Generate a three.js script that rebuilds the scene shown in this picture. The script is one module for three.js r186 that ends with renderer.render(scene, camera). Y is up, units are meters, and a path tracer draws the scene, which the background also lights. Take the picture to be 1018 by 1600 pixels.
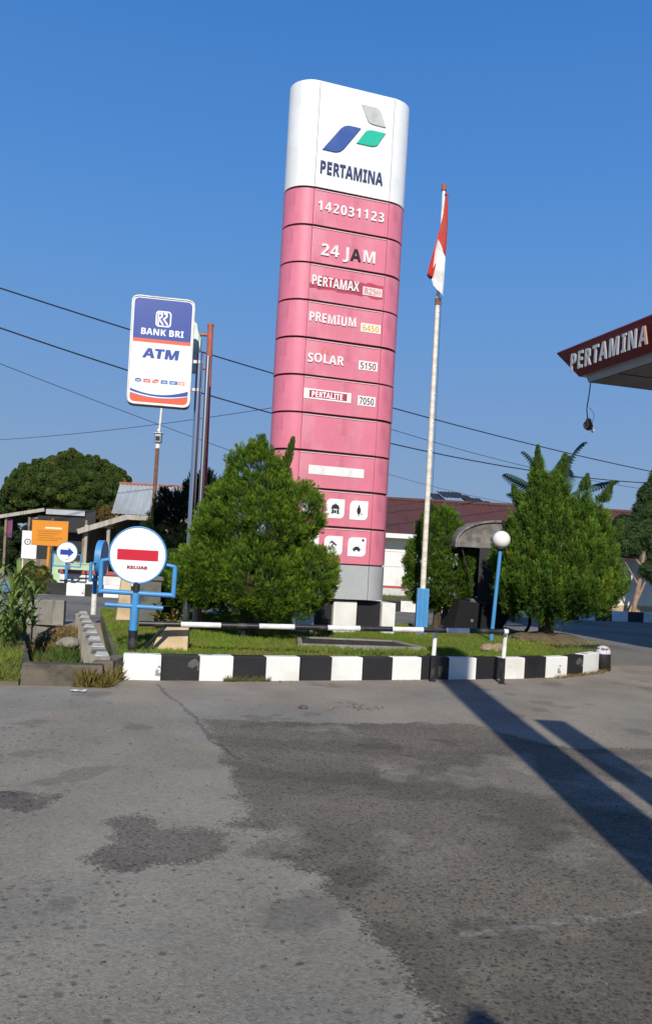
import * as THREE from 'three';
import { mergeGeometries } from 'three/addons/utils/BufferGeometryUtils.js';
import { RoundedBoxGeometry } from 'three/addons/geometries/RoundedBoxGeometry.js';
import { TextGeometry } from 'three/addons/geometries/TextGeometry.js';
import { FontLoader } from 'three/addons/loaders/FontLoader.js';

// ------------------------------------------------------------------ camera, sky, sun, exposure
const scene = new THREE.Scene();
const R = (d) => d * Math.PI / 180;
const camera = new THREE.PerspectiveCamera(2 * Math.atan(872 / 1330) / Math.PI * 180, 651 / 1116.2, 0.1, 900);
camera.position.set(0, 1.55, 0);
camera.rotation.z = R(3.15);                         // the phone was held a little tilted
camera.setViewOffset(651, 1116.2, 0, 0, 651, 1024);  // upper part of the lens' image
const renderer = new THREE.WebGLRenderer();
renderer.toneMapping = THREE.LinearToneMapping;
renderer.toneMappingExposure = 1.0;
renderer.shadowMap.enabled = true;
const SUN_EL = 34, SUN_AZ = -1.0;                     // shadows run away from the viewer, hardly sideways
const sunDir = new THREE.Vector3(-Math.sin(R(SUN_AZ)) * Math.cos(R(SUN_EL)), Math.sin(R(SUN_EL)), Math.cos(R(SUN_AZ)) * Math.cos(R(SUN_EL)));
{
  const W = 512, H = 256, data = new Float32Array(W * H * 4);
  const stops = [[-90, .16, .15, .14], [-1, .2, .195, .185], [0, .295, .40, .54], [4, .245, .372, .57], [9, .192, .345, .61], [14, .148, .322, .645], [19, .112, .295, .66], [25, .08, .253, .635], [33, .054, .207, .578], [60, .035, .13, .42], [90, .03, .105, .36]];
  for (let j = 0; j < H; j++) {
    const el = (j + .5) / H * 180 - 90;
    let k = 0; while (k < stops.length - 2 && el > stops[k + 1][0]) k++;
    const a = stops[k], b = stops[k + 1], t = Math.min(1, Math.max(0, (el - a[0]) / (b[0] - a[0])));
    for (let i = 0; i < W; i++) {
      const o = (j * W + i) * 4;
      for (let c = 0; c < 3; c++) data[o + c] = a[c + 1] + (b[c + 1] - a[c + 1]) * t;
      data[o + 3] = 1;
    }
  }
  const t = new THREE.DataTexture(data, W, H, THREE.RGBAFormat, THREE.FloatType);
  t.mapping = THREE.EquirectangularReflectionMapping; t.magFilter = THREE.LinearFilter; t.needsUpdate = true;
  scene.background = t; scene.environment = t;
}
const sun = new THREE.DirectionalLight(new THREE.Color().setRGB(1, .93, .82), 4.6);
sun.position.copy(sunDir).multiplyScalar(60).add(new THREE.Vector3(0, 0, -16));
sun.target.position.set(0, 0, -16);
sun.castShadow = true; sun.shadow.mapSize.set(4096, 4096); sun.shadow.radius = 1;
Object.assign(sun.shadow.camera, { left: -30, right: 30, top: 30, bottom: -30, near: 1, far: 150 });
scene.add(sun, sun.target);

// ------------------------------------------------------------------ helpers
let seedState = 1234567;
const rnd = () => { seedState = (seedState + 0x6d2b79f5) | 0; let t = Math.imul(seedState ^ (seedState >>> 15), 1 | seedState); t = (t + Math.imul(t ^ (t >>> 7), 61 | t)) ^ t; return ((t ^ (t >>> 14)) >>> 0) / 4294967296; };
const reseed = (s) => { seedState = s; };
const rr = (a, b) => a + (b - a) * rnd();
const clamp = (x, a = 0, b = 1) => Math.min(b, Math.max(a, x));
const mixn = (a, b, t) => a + (b - a) * t;
const sstep = (a, b, x) => { const t = clamp((x - a) / (b - a)); return t * t * (3 - 2 * t); };
const V = (x, y, d) => new THREE.Vector3(x, y, -d);          // d: metres ahead of the camera
const counts = new Map();
function numbered(name) { const n = counts.get(name) || 0; counts.set(name, n + 1); return n ? name + '_' + String(n).padStart(3, '0') : name; }
function tag(o, label, category, group, kind) {
  if (label) o.userData.label = label; if (category) o.userData.category = category;
  if (group) o.userData.group = group; if (kind) o.userData.kind = kind; return o;
}
function thing(name, label, category, [x, y, d], turn = 0, group) {
  const o = new THREE.Group(); o.name = numbered(name); o.position.set(x, y, -d); o.rotation.y = turn; scene.add(o);
  return tag(o, label, category, group);
}
const HASH = new Float32Array(65536); { reseed(99); for (let i = 0; i < 65536; i++) HASH[i] = rnd(); }
function vn(x, y, s = 0, p = 0) {                            // value noise, periodic when p > 0
  let ix = Math.floor(x), iy = Math.floor(y); const fx = x - ix, fy = y - iy;
  let jx = ix + 1, jy = iy + 1;
  if (p) { ix = ((ix % p) + p) % p; jx = ((jx % p) + p) % p; iy = ((iy % p) + p) % p; jy = ((jy % p) + p) % p; }
  const h = (a, b) => HASH[(a * 1619 + b * 31337 + s * 6971) & 65535];
  const u = fx * fx * (3 - 2 * fx), v = fy * fy * (3 - 2 * fy);
  const a = h(ix, iy), b = h(jx, iy), c = h(ix, jy), d = h(jx, jy);
  return a + (b - a) * u + (c - a) * v + (a - b - c + d) * u * v;
}
function fbm(x, y, oct, s = 0, p = 0) { let a = .5, t = 0, n = 0; for (let i = 0; i < oct; i++) { t += a * vn(x, y, s + i * 7, p); n += a; a *= .5; x *= 2; y *= 2; p *= 2; } return t / n; }
const enc = (c) => { c = clamp(c); return 255 * (c <= .0031308 ? 12.92 * c : 1.055 * Math.pow(c, 1 / 2.4) - .055); };
function colorTex(n, metres, fn) {                           // fn(u, v in 0..1) -> linear rgb
  const data = new Uint8Array(n * n * 4);
  for (let j = 0; j < n; j++) for (let i = 0; i < n; i++) { const c = fn((i + .5) / n, (j + .5) / n), o = (j * n + i) * 4; data[o] = enc(c[0]); data[o + 1] = enc(c[1]); data[o + 2] = enc(c[2]); data[o + 3] = 255; }
  return finishTex(data, n, metres, true);
}
function greyTex(n, metres, fn) {
  const data = new Uint8Array(n * n * 4);
  for (let j = 0; j < n; j++) for (let i = 0; i < n; i++) { const o = (j * n + i) * 4, v = 255 * clamp(fn((i + .5) / n, (j + .5) / n)); data[o] = data[o + 1] = data[o + 2] = v; data[o + 3] = 255; }
  return finishTex(data, n, metres, false);
}
function finishTex(data, n, metres, srgb) {
  const t = new THREE.DataTexture(data, n, n, THREE.RGBAFormat, THREE.UnsignedByteType);
  t.wrapS = t.wrapT = THREE.RepeatWrapping; t.magFilter = THREE.LinearFilter; t.minFilter = THREE.LinearFilter;
  if (srgb) t.colorSpace = THREE.SRGBColorSpace; t.repeat.set(1 / metres, 1 / metres); t.needsUpdate = true; return t;
}
function canvasTex(w, h, draw) {
  const c = document.createElement('canvas'); c.width = w; c.height = h; draw(c.getContext('2d'), w, h);
  const t = new THREE.CanvasTexture(c); t.colorSpace = THREE.SRGBColorSpace; return t;
}
const lin = (r, g, b) => new THREE.Color().setRGB(r, g, b);
function std(r, g, b, rough = .8, extra = {}) { const m = new THREE.MeshStandardMaterial({ roughness: rough, ...extra }); m.color.setRGB(r, g, b); return m; }
function phys(r, g, b, rough, extra) { const m = new THREE.MeshPhysicalMaterial({ roughness: rough, ...extra }); m.color.setRGB(r, g, b); return m; }

// geometry collectors ------------------------------------------------
function prep(g) {
  if (g.index) g = g.toNonIndexed();
  for (const k of Object.keys(g.attributes)) if (!['position', 'normal', 'uv'].includes(k)) g.deleteAttribute(k);
  if (!g.attributes.normal) g.computeVertexNormals();
  return g;
}
function metreUV(g) {                                       // uv in metres, by the main direction of each face
  const p = g.attributes.position, n = g.attributes.normal, uv = new Float32Array(p.count * 2);
  for (let i = 0; i < p.count; i += 3) {
    let ax = 0, ay = 0, az = 0;
    for (let k = 0; k < 3; k++) { ax += n.getX(i + k); ay += n.getY(i + k); az += n.getZ(i + k); }
    ax = Math.abs(ax); ay = Math.abs(ay); az = Math.abs(az);
    for (let k = 0; k < 3; k++) {
      const x = p.getX(i + k), y = p.getY(i + k), z = p.getZ(i + k), o = (i + k) * 2;
      if (ay >= ax && ay >= az) { uv[o] = x; uv[o + 1] = -z; } else if (ax > az) { uv[o] = z; uv[o + 1] = y; } else { uv[o] = x; uv[o + 1] = y; }
    }
  }
  g.setAttribute('uv', new THREE.BufferAttribute(uv, 2)); return g;
}
function join(list) { const a = [].concat(list).map(prep).map((g) => { if (!g.attributes.uv) g.setAttribute('uv', new THREE.BufferAttribute(new Float32Array(g.attributes.position.count * 2), 2)); return g; }); return a.length > 1 ? mergeGeometries(a) : a[0]; }
function mesh(name, geos, mat, parent, keepUV = false) {
  let g = join(geos); if (!keepUV) g = metreUV(g);
  const m = new THREE.Mesh(g, mat); m.name = parent === scene ? numbered(name) : name; m.castShadow = m.receiveShadow = true; parent.add(m); return m;
}
function same(name, src, parent, mat) { const m = new THREE.Mesh(src.geometry, mat || src.material); m.name = name; m.castShadow = m.receiveShadow = true; parent.add(m); return m; }
function struct(name, geos, mat, keepUV = false) { const m = mesh(name, geos, mat, scene, keepUV); m.userData.kind = 'structure'; return m; }
function box(w, h, d, x = 0, y = 0, z = 0, r = 0, ry = 0) {
  const g = r ? new RoundedBoxGeometry(w, h, d, 2, Math.min(r, w / 2.01, h / 2.01, d / 2.01)) : new THREE.BoxGeometry(w, h, d);
  if (ry) g.rotateY(ry); return g.translate(x, y, z);
}
function bar(a, b, r, r2 = r, seg = 12, open = false) {
  const d = new THREE.Vector3().subVectors(b, a), g = new THREE.CylinderGeometry(r2, r, d.length(), seg, 1, open);
  g.translate(0, d.length() / 2, 0); g.applyQuaternion(new THREE.Quaternion().setFromUnitVectors(new THREE.Vector3(0, 1, 0), d.normalize())); return g.translate(a.x, a.y, a.z);
}
function plank(a, b, h, t) { const d = new THREE.Vector3().subVectors(b, a), g = new THREE.BoxGeometry(d.length(), h, t); return g.rotateZ(Math.atan2(d.y, Math.hypot(d.x, d.z))).rotateY(-Math.atan2(d.z, d.x)).translate((a.x + b.x) / 2, (a.y + b.y) / 2, (a.z + b.z) / 2); }
const P = (x, y, z) => new THREE.Vector3(x, y, z);
function tube(pts, r, seg = 24, rad = 8) { return new THREE.TubeGeometry(new THREE.CatmullRomCurve3(pts), seg, r, rad); }
function poly(pts, y0, y1, bevel = 0) {                     // plan polygon of [x, d], from y0 to y1
  const s = new THREE.Shape(pts.map(([x, d]) => new THREE.Vector2(x, d)));
  const g = new THREE.ExtrudeGeometry(s, { depth: y1 - y0 - 2 * bevel, bevelEnabled: bevel > 0, bevelSize: bevel, bevelThickness: bevel, bevelOffset: -bevel, bevelSegments: 2, curveSegments: 8 });
  return g.translate(0, 0, bevel + y0).rotateX(-Math.PI / 2);
}
function sheet(pts, y, holes = []) {
  const s = new THREE.Shape(pts.map(([x, d]) => new THREE.Vector2(x, d)));
  for (const h of holes) s.holes.push(new THREE.Path(h.map(([x, d]) => new THREE.Vector2(x, d))));
  return new THREE.ShapeGeometry(s).rotateX(-Math.PI / 2).translate(0, y, 0);
}
function profile(pts, w, bevel = 0) {                       // outline in x,y extruded along z, centred
  const g = new THREE.ExtrudeGeometry(new THREE.Shape(pts.map(([x, y]) => new THREE.Vector2(x, y))), { depth: w - 2 * bevel, bevelEnabled: bevel > 0, bevelSize: bevel, bevelThickness: bevel, bevelOffset: -bevel, bevelSegments: 2 });
  return g.translate(0, 0, -w / 2 + bevel);
}
function inPoly(p, x, y) { let c = false; for (let i = 0, j = p.length - 1; i < p.length; j = i++) if ((p[i][1] > y) !== (p[j][1] > y) && x < (p[j][0] - p[i][0]) * (y - p[i][1]) / (p[j][1] - p[i][1]) + p[i][0]) c = !c; return c; }
function roundRect(c, x, y, w, h, r) { c.beginPath(); c.moveTo(x + r, y); c.arcTo(x + w, y, x + w, y + h, r); c.arcTo(x + w, y + h, x, y + h, r); c.arcTo(x, y + h, x, y, r); c.arcTo(x, y, x + w, y, r); c.closePath(); }
const font = await new FontLoader().loadAsync('fonts/droid/droid_sans_bold.typeface.json');
function letters(parent, text, x0, x1, y, h, depth, z, mat, name = 'letter', opt = {}) {   // each character a mesh of its own between x0 and x1
  const size = h / .714, adv = (ch) => (font.data.glyphs[ch]?.ha || 600) / font.data.resolution * size;
  let total = 0; for (const ch of text) total += adv(ch);
  const k = (x1 - x0) / total; let x = x0; const made = [];
  [...text].forEach((ch, i) => {
    if (ch !== ' ') {
      const g = new TextGeometry(ch, { font, size, depth, curveSegments: 3, bevelEnabled: false });
      g.scale(k * (opt.narrow || 1), 1, 1); if (opt.shear) g.applyMatrix4(new THREE.Matrix4().makeShear(0, 0, opt.shear, 0, 0, 0));
      g.translate(x, y - h / 2 + (opt.jitter ? rr(-1, 1) * opt.jitter : 0), z);
      const m = mesh(name, g, (opt.mats && opt.mats[i]) || mat, parent); made.push(m);
    }
    x += adv(ch) * k;
  });
  return made;
}

// ------------------------------------------------------------------ materials
function painted(col, o = {}) {                             // paint with mottling, streaks and chips down to an undercoat
  const { under = [.30, .28, .25], chip = 0, mott = .12, streak = 0, n = 256, m = 1.2, s = 1, rough = .55, metal = 0, dirt = [.18, .15, .12], dirtAmt = .25, bump = 0 } = o;
  const f = 6;
  const map = colorTex(n, m, (u, v) => {
    const a = fbm(u * f, v * f, 5, s, f), st = fbm(u * 24, v * 2, 3, s + 30, 0 || 24), fine = vn(u * 64, v * 64, s + 50, 64);
    let k = 1 + mott * (a - .5) * 2 + .05 * (fine - .5) - streak * sstep(.55, .8, st);
    let c = col.map((x) => x * k);
    const d = sstep(.52, .75, fbm(u * 4, v * 4, 5, s + 70, 4)) * dirtAmt; c = c.map((x, i) => mixn(x, dirt[i], d));
    if (chip) { const q = fbm(u * 10, v * 10, 5, s + 90, 10); if (q > 1 - chip) c = under.map((x) => x * (.8 + .4 * fine)); }
    return c;
  });
  const extra = { map, metalness: metal };
  if (bump) { extra.bumpMap = bumpFine; extra.bumpScale = bump; }
  return new THREE.MeshStandardMaterial({ roughness: rough, ...extra });
}
const bumpFine = greyTex(256, .35, (u, v) => .5 * fbm(u * 16, v * 16, 4, 3, 16) + .5 * vn(u * 96, v * 96, 5, 96));
const bumpCoarse = greyTex(256, 1.5, (u, v) => fbm(u * 10, v * 10, 5, 11, 10));
const M = {}; M.wallPale = painted([.52, .51, .47], { s: 95, mott: .2, dirt: [.25, .24, .2], dirtAmt: .6, rough: .9, m: 1 });
M.kerbWhite = painted([.80, .80, .77], { chip: .3, s: 1, dirt: [.5, .46, .38], dirtAmt: .35, mott: .06, rough: .75, bump: .003, m: 2.7, n: 512 });
M.kerbBlack = painted([.009, .009, .012], { chip: .22, under: [.10, .09, .085], s: 2, dirt: [.03, .028, .026], dirtAmt: .4, rough: .6, bump: .003, m: 2.7, n: 512 });
M.concrete = painted([.27, .25, .215], { s: 3, mott: .3, dirt: [.09, .085, .065], dirtAmt: .8, rough: .95, bump: .008, m: 1.6, streak: .3 });
M.oldConcrete = painted([.15, .125, .095], { s: 4, mott: .4, dirt: [.05, .05, .03], dirtAmt: .9, rough: .95, bump: .012, m: 1.1 });
M.beige = painted([.66, .50, .29], { s: 5, dirt: [.35, .27, .18], dirtAmt: .5, rough: .85, bump: .003 });
M.greyBlock = painted([.15, .15, .125], { s: 6, mott: .3, dirt: [.05, .06, .04], dirtAmt: .8, rough: .9, bump: .005 });
M.blue = painted([.06, .27, .56], { s: 7, chip: .12, under: [.25, .2, .17], mott: .12, rough: .45, m: .7 });
M.black = painted([.015, .016, .02], { s: 8, chip: .12, under: [.1, .09, .08], rough: .4, m: .5 });
M.white = painted([.80, .79, .76], { s: 9, chip: .14, under: [.28, .17, .1], dirt: [.4, .34, .26], dirtAmt: .4, rough: .5, m: .6 });
M.capWhite = painted([.82, .84, .83], { s: 10, mott: .03, dirt: [.55, .55, .52], dirtAmt: .22, streak: .05, rough: .45, m: 2.2 });
M.pink = painted([.70, .20, .275], { s: 11, mott: .1, dirt: [.76, .36, .42], dirtAmt: .45, streak: .12, rough: .5, m: 2.5, n: 512 });
M.pinkEnd = painted([.68, .19, .27], { s: 12, mott: .1, dirt: [.76, .34, .40], dirtAmt: .45, streak: .13, rough: .5, m: 2.5 });
M.core = std(.02, .012, .014, .8);
M.silver = painted([.55, .57, .57], { s: 13, mott: .08, dirt: [.4, .4, .38], dirtAmt: .4, rough: .42, metal: .35, m: 1.5 });
M.letterWhite = painted([.80, .80, .78], { s: 14, dirt: [.6, .5, .48], dirtAmt: .5, rough: .5, m: .5 });
M.letterBlack = std(.012, .012, .014, .5);
M.navy = std(.03, .05, .14, .45);
M.logoBlue = painted([.035, .095, .32], { s: 15, mott: .12, rough: .4, m: .8, dirt: [.1, .16, .36], dirtAmt: .3 });
M.logoGreen = painted([.02, .50, .33], { s: 16, mott: .08, rough: .4, m: .8, dirt: [.1, .5, .36], dirtAmt: .2 });
M.logoGrey = painted([.52, .55, .53], { s: 17, mott: .12, rough: .5, m: .6, dirt: [.4, .42, .38], dirtAmt: .5 });
M.smear = painted([.45, .045, .09], { s: 18, mott: .3, rough: .6, m: .7 });
M.steel = std(.62, .62, .63, .22, { metalness: 1 });
M.steelDull = std(.4, .4, .41, .4, { metalness: 1 });
M.rustRed = painted([.42, .11, .08], { s: 19, chip: .4, under: [.30, .13, .06], mott: .3, dirt: [.36, .26, .18], dirtAmt: .6, rough: .75, m: .6 });
M.poleWhite = painted([.80, .76, .66], { s: 20, chip: .27, under: [.33, .16, .07], mott: .08, dirt: [.5, .36, .22], dirtAmt: .5, rough: .5, m: .5 });
M.rust = painted([.20, .09, .05], { s: 21, mott: .4, rough: .9, m: .5 });
M.dark = std(.02, .02, .022, .7);
M.rubber = std(.018, .018, .018, .8);
M.wire = std(.015, .016, .02, .6);
M.wood = painted([.22, .17, .12], { s: 22, mott: .4, streak: .35, rough: .9, m: 1.5 });
M.greyWood = painted([.42, .39, .33], { s: 23, mott: .3, streak: .35, rough: .9, m: 1.5 });
M.zinc = painted([.42, .46, .47], { s: 24, mott: .15, streak: .15, dirt: [.27, .2, .15], dirtAmt: .35, rough: .5, metal: .25, m: 3 });
M.maroon = painted([.088, .032, .026], { s: 25, mott: .25, streak: .2, dirt: [.07, .03, .025], dirtAmt: .5, rough: .75, m: 4 });
M.redCap = painted([.40, .09, .08], { s: 26, mott: .2, rough: .8, m: 2 });
M.wallWhite = painted([.78, .78, .75], { s: 27, mott: .06, dirt: [.45, .36, .27], dirtAmt: .3, rough: .85, m: 5, streak: .08 });
M.canopyRed = painted([.2, .012, .028], { s: 28, mott: .15, rough: .3, m: 2 });
M.canopyGrey = painted([.42, .43, .45], { s: 29, mott: .1, rough: .5, m: 2 });
M.soffit = painted([.30, .27, .23], { s: 30, mott: .15, rough: .8, m: 2 });
M.orangeEdge = std(.62, .25, .12, .5);
M.orange = painted([.72, .27, .025], { s: 31, mott: .08, rough: .55, m: 1 });
M.mint = painted([.50, .70, .45], { s: 32, mott: .08, rough: .8, m: 2 });
M.canvasGrey = painted([.21, .2, .185], { s: 33, mott: .35, dirt: [.07, .065, .06], dirtAmt: .6, rough: .95, m: .6, bump: .003 });
M.brick = painted([.35, .15, .09], { s: 34, mott: .3, rough: .9, m: 1 });
M.bark = painted([.10, .075, .05], { s: 35, mott: .5, streak: .5, rough: .95, m: .5, bump: .02 });
M.paleBark = painted([.36, .24, .17], { s: 36, mott: .4, streak: .3, rough: .95, m: .6, bump: .01 });
M.globe = phys(.83, .83, .80, .35, {});
M.flagRed = painted([.56, .045, .03], { s: 37, mott: .06, rough: .9, m: 1 });
M.flagWhite = painted([.80, .79, .76], { s: 38, mott: .04, rough: .9, m: 1 });
M.stone = painted([.30, .22, .14], { s: 39, mott: .4, rough: .95, m: .3, bump: .01 });
M.purpleCap = painted([.62, .58, .62], { s: 40, chip: .3, under: [.13, .1, .14], mott: .1, rough: .7, m: .5 });

// ------------------------------------------------------------------ plan of the place ([x, d] in metres)
const KERB = [[-2.3, 9.95], [-1.87, 10.05], [-1.44, 10.2], [-1.05, 10.33], [-.66, 10.48], [-.25, 10.65], [.15, 10.82], [.55, 11], [.95, 11.17], [1.35, 11.35], [1.74, 11.52], [2.14, 11.7], [2.53, 11.88], [2.89, 12.06], [3.25, 12.29], [3.64, 12.58], [3.99, 12.93], [4.37, 13.4]];
const BACK = [[4.62, 13.85], [4.9, 14.5], [4.95, 15.2], [4.6, 16.2], [4.1, 17.1], [2.6, 17.5], [0, 17.3], [-2, 17.2], [-4.45, 17.1]];
const TRENCH = [[-3.14, 9.38], [-2.5, 9.55], [-4.62, 16.2], [-5.75, 16.2]];   // open drain beside the island
const ISLAND_H = .27;

// ------------------------------------------------------------------ ground sheets
const dirtMap = colorTex(512, 9, (u, v) => { const a = fbm(u * 8, v * 8, 6, 140, 8), b = vn(u * 200, v * 200, 141, 200); const k = .72 + .4 * a + .15 * (b - .5); return [.34 * k, .285 * k, .215 * k]; });
const ground = struct('ground', sheet([[-500, -40], [500, -40], [500, 700], [-500, 700]], -.012, [TRENCH]), new THREE.MeshStandardMaterial({ map: dirtMap, roughness: 1, bumpMap: bumpCoarse, bumpScale: .02 }));
const roadMap = colorTex(512, 7, (u, v) => { const a = fbm(u * 6, v * 6, 6, 150, 6), b = vn(u * 256, v * 256, 151, 256), st = sstep(.56, .72, fbm(u * 5, v * 5, 5, 155, 5)); const k = .8 + .35 * (a - .5) * 2 * .6 + .25 * (b - .5) - .22 * st; return [.22 * k, .2 * k, .165 * k]; });
struct('road', sheet([[-60, 17.6], [-4.5, 17.5], [-2, 14], [60, 14], [60, 31], [13, 29.3], [10.84, 28.5], [7.7, 27.45], [4, 26.95], [-4, 26.4], [-7, 26.2], [-9, 25], [-60, 23]], -.008), new THREE.MeshStandardMaterial({ map: roadMap, roughness: .9, bumpMap: bumpFine, bumpScale: .006 }));
struct('gravel_road', sheet([[-9.4, 25.5], [-13.4, 25.5], [-34, 75], [-26, 75]], -.004), new THREE.MeshStandardMaterial({ map: colorTex(256, 5, (u, v) => { const k = .8 + .45 * (fbm(u * 8, v * 8, 5, 160, 8) - .5) + .3 * (vn(u * 90, v * 90, 161, 90) - .5); return [.42 * k, .37 * k, .31 * k]; }), roughness: 1 }));
// forecourt: worn concrete with a large patch of broken asphalt
const ASPH = [[-1.1, 7.85], [.03, 8.05], [.8, 8.2], [1.54, 8.33], [2.08, 7.6], [3, 7.6], [6.6, 7.9], [6.6, 1.7], [.62, 1.7], [.5, 2.75], [.41, 3.08], [.32, 3.36], [.22, 3.62], [.12, 3.95], [.09, 4.21], [-.12, 4.3], [-.34, 4.36], [-.28, 4.6], [-.12, 4.72], [-.35, 4.78], [-.55, 4.86], [-.36, 4.98], [-.36, 5.24], [-.52, 5.68], [-.67, 6.32], [-.88, 7.17]];
const PATCHES = [[[-2.4, 5.2], [-1.9, 5.24], [-1.52, 5.28], [-1.58, 5.0], [-1.9, 4.86], [-2.4, 4.9]], [[-1.2, 4.86], [-1.06, 5.02], [-.92, 4.98], [-.86, 4.78], [-.62, 4.84], [-.42, 4.72], [-.5, 4.19], [-.85, 4.02], [-1.1, 4.2], [-.98, 4.5]]];
function stones(x, d, cell, p, s) {                          // pebbles set in the surface: 0 outside, up to 1 inside one
  { const ca = Math.cos(s * 1.3), sa = Math.sin(s * 1.3), wx = cell * 1.6 * (vn(x / cell * .31, d / cell * .31, 300 + s) - .5), wy = cell * 1.6 * (vn(x / cell * .29 + 9, d / cell * .29, 310 + s) - .5), t = x * ca - d * sa + wx; d = x * sa + d * ca + wy; x = t; }
  const ix = Math.floor(x / cell), iy = Math.floor(d / cell), h = (k) => HASH[((ix + 4000) * 1619 + (iy + 4000) * 31337 + s * 6971 + k * 911) & 65535];
  if (h(0) > p) return 0; const r = cell * (.12 + .36 * h(1) * h(1)), ox = (ix + .5) * cell + (h(2) - .5) * (cell - 2 * r), oy = (iy + .5) * cell + (h(3) - .5) * (cell - 2 * r), a = h(4) * 3.14, dx = x - ox, dy = d - oy, e = .65 + .35 * h(5), u = dx * Math.cos(a) + dy * Math.sin(a), v = (dy * Math.cos(a) - dx * Math.sin(a)) / e, q = Math.hypot(u, v) / r;
  return q < 1 ? clamp((1 - q) * 3) * (.5 + .5 * h(6)) : 0;
}
function paveColor(x, d) {
  const j1 = HASH[(Math.floor(x * 90) * 1619 + Math.floor(d * 90) * 7919) & 65535] - .5, j2 = HASH[(Math.floor(x * 70 + 33) * 2311 + Math.floor(d * 70) * 5501) & 65535] - .5, wx = x + .2 * (fbm(x * 1.7, d * 1.7, 4, 201) - .5) + .12 * (fbm(x * 9, d * 9, 3, 203) - .5) + .07 * j1, wd = d + .34 * (fbm(x * 1.5, d * 1.2, 4, 202) - .5) + .16 * (fbm(x * 8, d * 8, 3, 204) - .5) + .09 * j2;
  const big = fbm(x * .55, d * .4, 4, 205), mid = fbm(x * 2.6, d * 2.2, 5, 206), grain = vn(x * 150, d * 150, 207), grain2 = vn(x * 62, d * 62, 208);
  const far = sstep(6.5, 9, d);
  // concrete
  let k = .83 + .42 * (big - .5) + .34 * (mid - .5) + .3 * (grain - .5) + .2 * (grain2 - .5);
  let c = [.288 * k, .255 * k, .194 * k];
  const blue = sstep(.5, .7, fbm(x * 1.1 + 9, d * 1.1, 3, 209)); c = [c[0] * (1 - .07 * blue), c[1] * (1 - .02 * blue), c[2] * (1 + .04 * blue)];
  const pitZone = sstep(.4, .62, fbm(x * .9 + 3, d * .9, 3, 211)) * (1 - far);
  const pit = stones(x, d, .05, .02 + .4 * pitZone * pitZone * (.3 + vn(x * 2.2, d * 2.2, 212)), 1), pit2 = Math.max(stones(x, d, .03, .05 + .4 * pitZone, 2), stones(x, d, .022, .05 + .3 * pitZone, 8));
  if (pit2 > 0) c = c.map((v) => v * mixn(1, .72, pit2)); if (pit > 0) c = c.map((v) => v * mixn(1, .42, pit));
  const edge = inPoly(ASPH, wx, wd), patch = !edge && PATCHES.some((p) => inPoly(p, wx, wd));
  if (edge || patch) {
    const wear = fbm(x * 1.3 + 4, d * 1.5, 5, 212), sp = vn(x * 84, d * 84, 213), sp2 = vn(x * 128 + 7, d * 128, 214);
    let q = .86 + .6 * (wear - .45) + .3 * (sp - .5) + .3 * (sp2 - .5);
    let a = [.168 * q, .142 * q, .1 * q];
    const s1 = Math.max(stones(x, d, .034, .6, 3), stones(x, d, .028, .5, 6)), s2 = Math.max(stones(x, d, .018, .6, 4), stones(x, d, .02, .5, 7)), s3 = stones(x, d, .036, .22, 5);
    if (s2 > 0) a = a.map((v, i) => mixn(v, [.045, .044, .048][i], s2 * .8)); if (s1 > 0) a = a.map((v, i) => mixn(v, [.03, .03, .036][i], s1 * .95)); if (s3 > 0) a = a.map((v, i) => mixn(v, [.25, .22, .18][i], s3 * .55));
    if (patch) a = a.map((v, i) => v * .92 * [1, 1, 1.06][i]);
    const dust = sstep(.57, .72, fbm(x * 2.1 + 1.7, d * 1.3, 5, 215)) * (edge ? sstep(3.8, 5.2, d) : .15); a = a.map((v, i) => mixn(v, [.265, .232, .18][i] * (.65 + .7 * sp), dust * .7 * sstep(.15, .5, sp2 + .3 * dust)));
    const tar = sstep(.54, .62, fbm(x * 1.5 + 20, d * 2.0, 4, 216)); a = a.map((v) => v * (1 - .22 * tar));
    // white scrape
    const line = 3.585 + (x - .65) * .37, off = Math.abs(d - line - .05 * (vn(x * 5, d * 3, 217) - .5)); if (x > .6 && x < 1.6 && off < .055) a = a.map((v, i) => mixn(v, [.33, .31, .27][i], .6 * sstep(.055, .0, off) * sstep(.35, .75, fbm(x * 30, d * 40, 3, 218))));
    c = a;
  }
  // brown dust swept against the kerb
  const yk = 10.78 + .39 * x, near = sstep(2.1, .3, yk - d) * sstep(-3, -1.2, x) * sstep(.3, .62, fbm(x * 1.1, d * 1.6, 5, 219) + .2 * sstep(1, .1, yk - d));
  c = c.map((v, i) => mixn(v, [.255, .215, .165][i] * (.75 + .5 * mid), near * .8));
  // joint / crack between the slabs
  const cx = -1.66 + (9.31 - d) * .365 + .09 * (vn(d * 3, 1, 220) - .5) + .03 * (vn(d * 14, 2, 221) - .5); if (d > 6.4 && d < 9.8 && Math.abs(x - cx) < .022 * (.4 + vn(d * 9, 5, 222))) c = c.map((v) => v * .62);
  const oil = sstep(.66, .72, fbm(x * 1.9 + 40, d * 1.9, 4, 223)) * .25; return c.map((v) => v * (1 - oil));
}
const PN = 2048, PW = 12.8;
const paveTex = colorTex(PN, PW, (u, v) => paveColor(-6.4 + u * PW, 1.9 + v * PW));
paveTex.offset.set(.5, -1.9 / PW);
const paveBump = bumpFine.clone(); paveBump.repeat.set(1 / .42, 1 / .42); paveBump.needsUpdate = true;
const paveMat = new THREE.MeshStandardMaterial({ map: paveTex, roughness: .95, bumpMap: paveBump, bumpScale: .004 });
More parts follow.
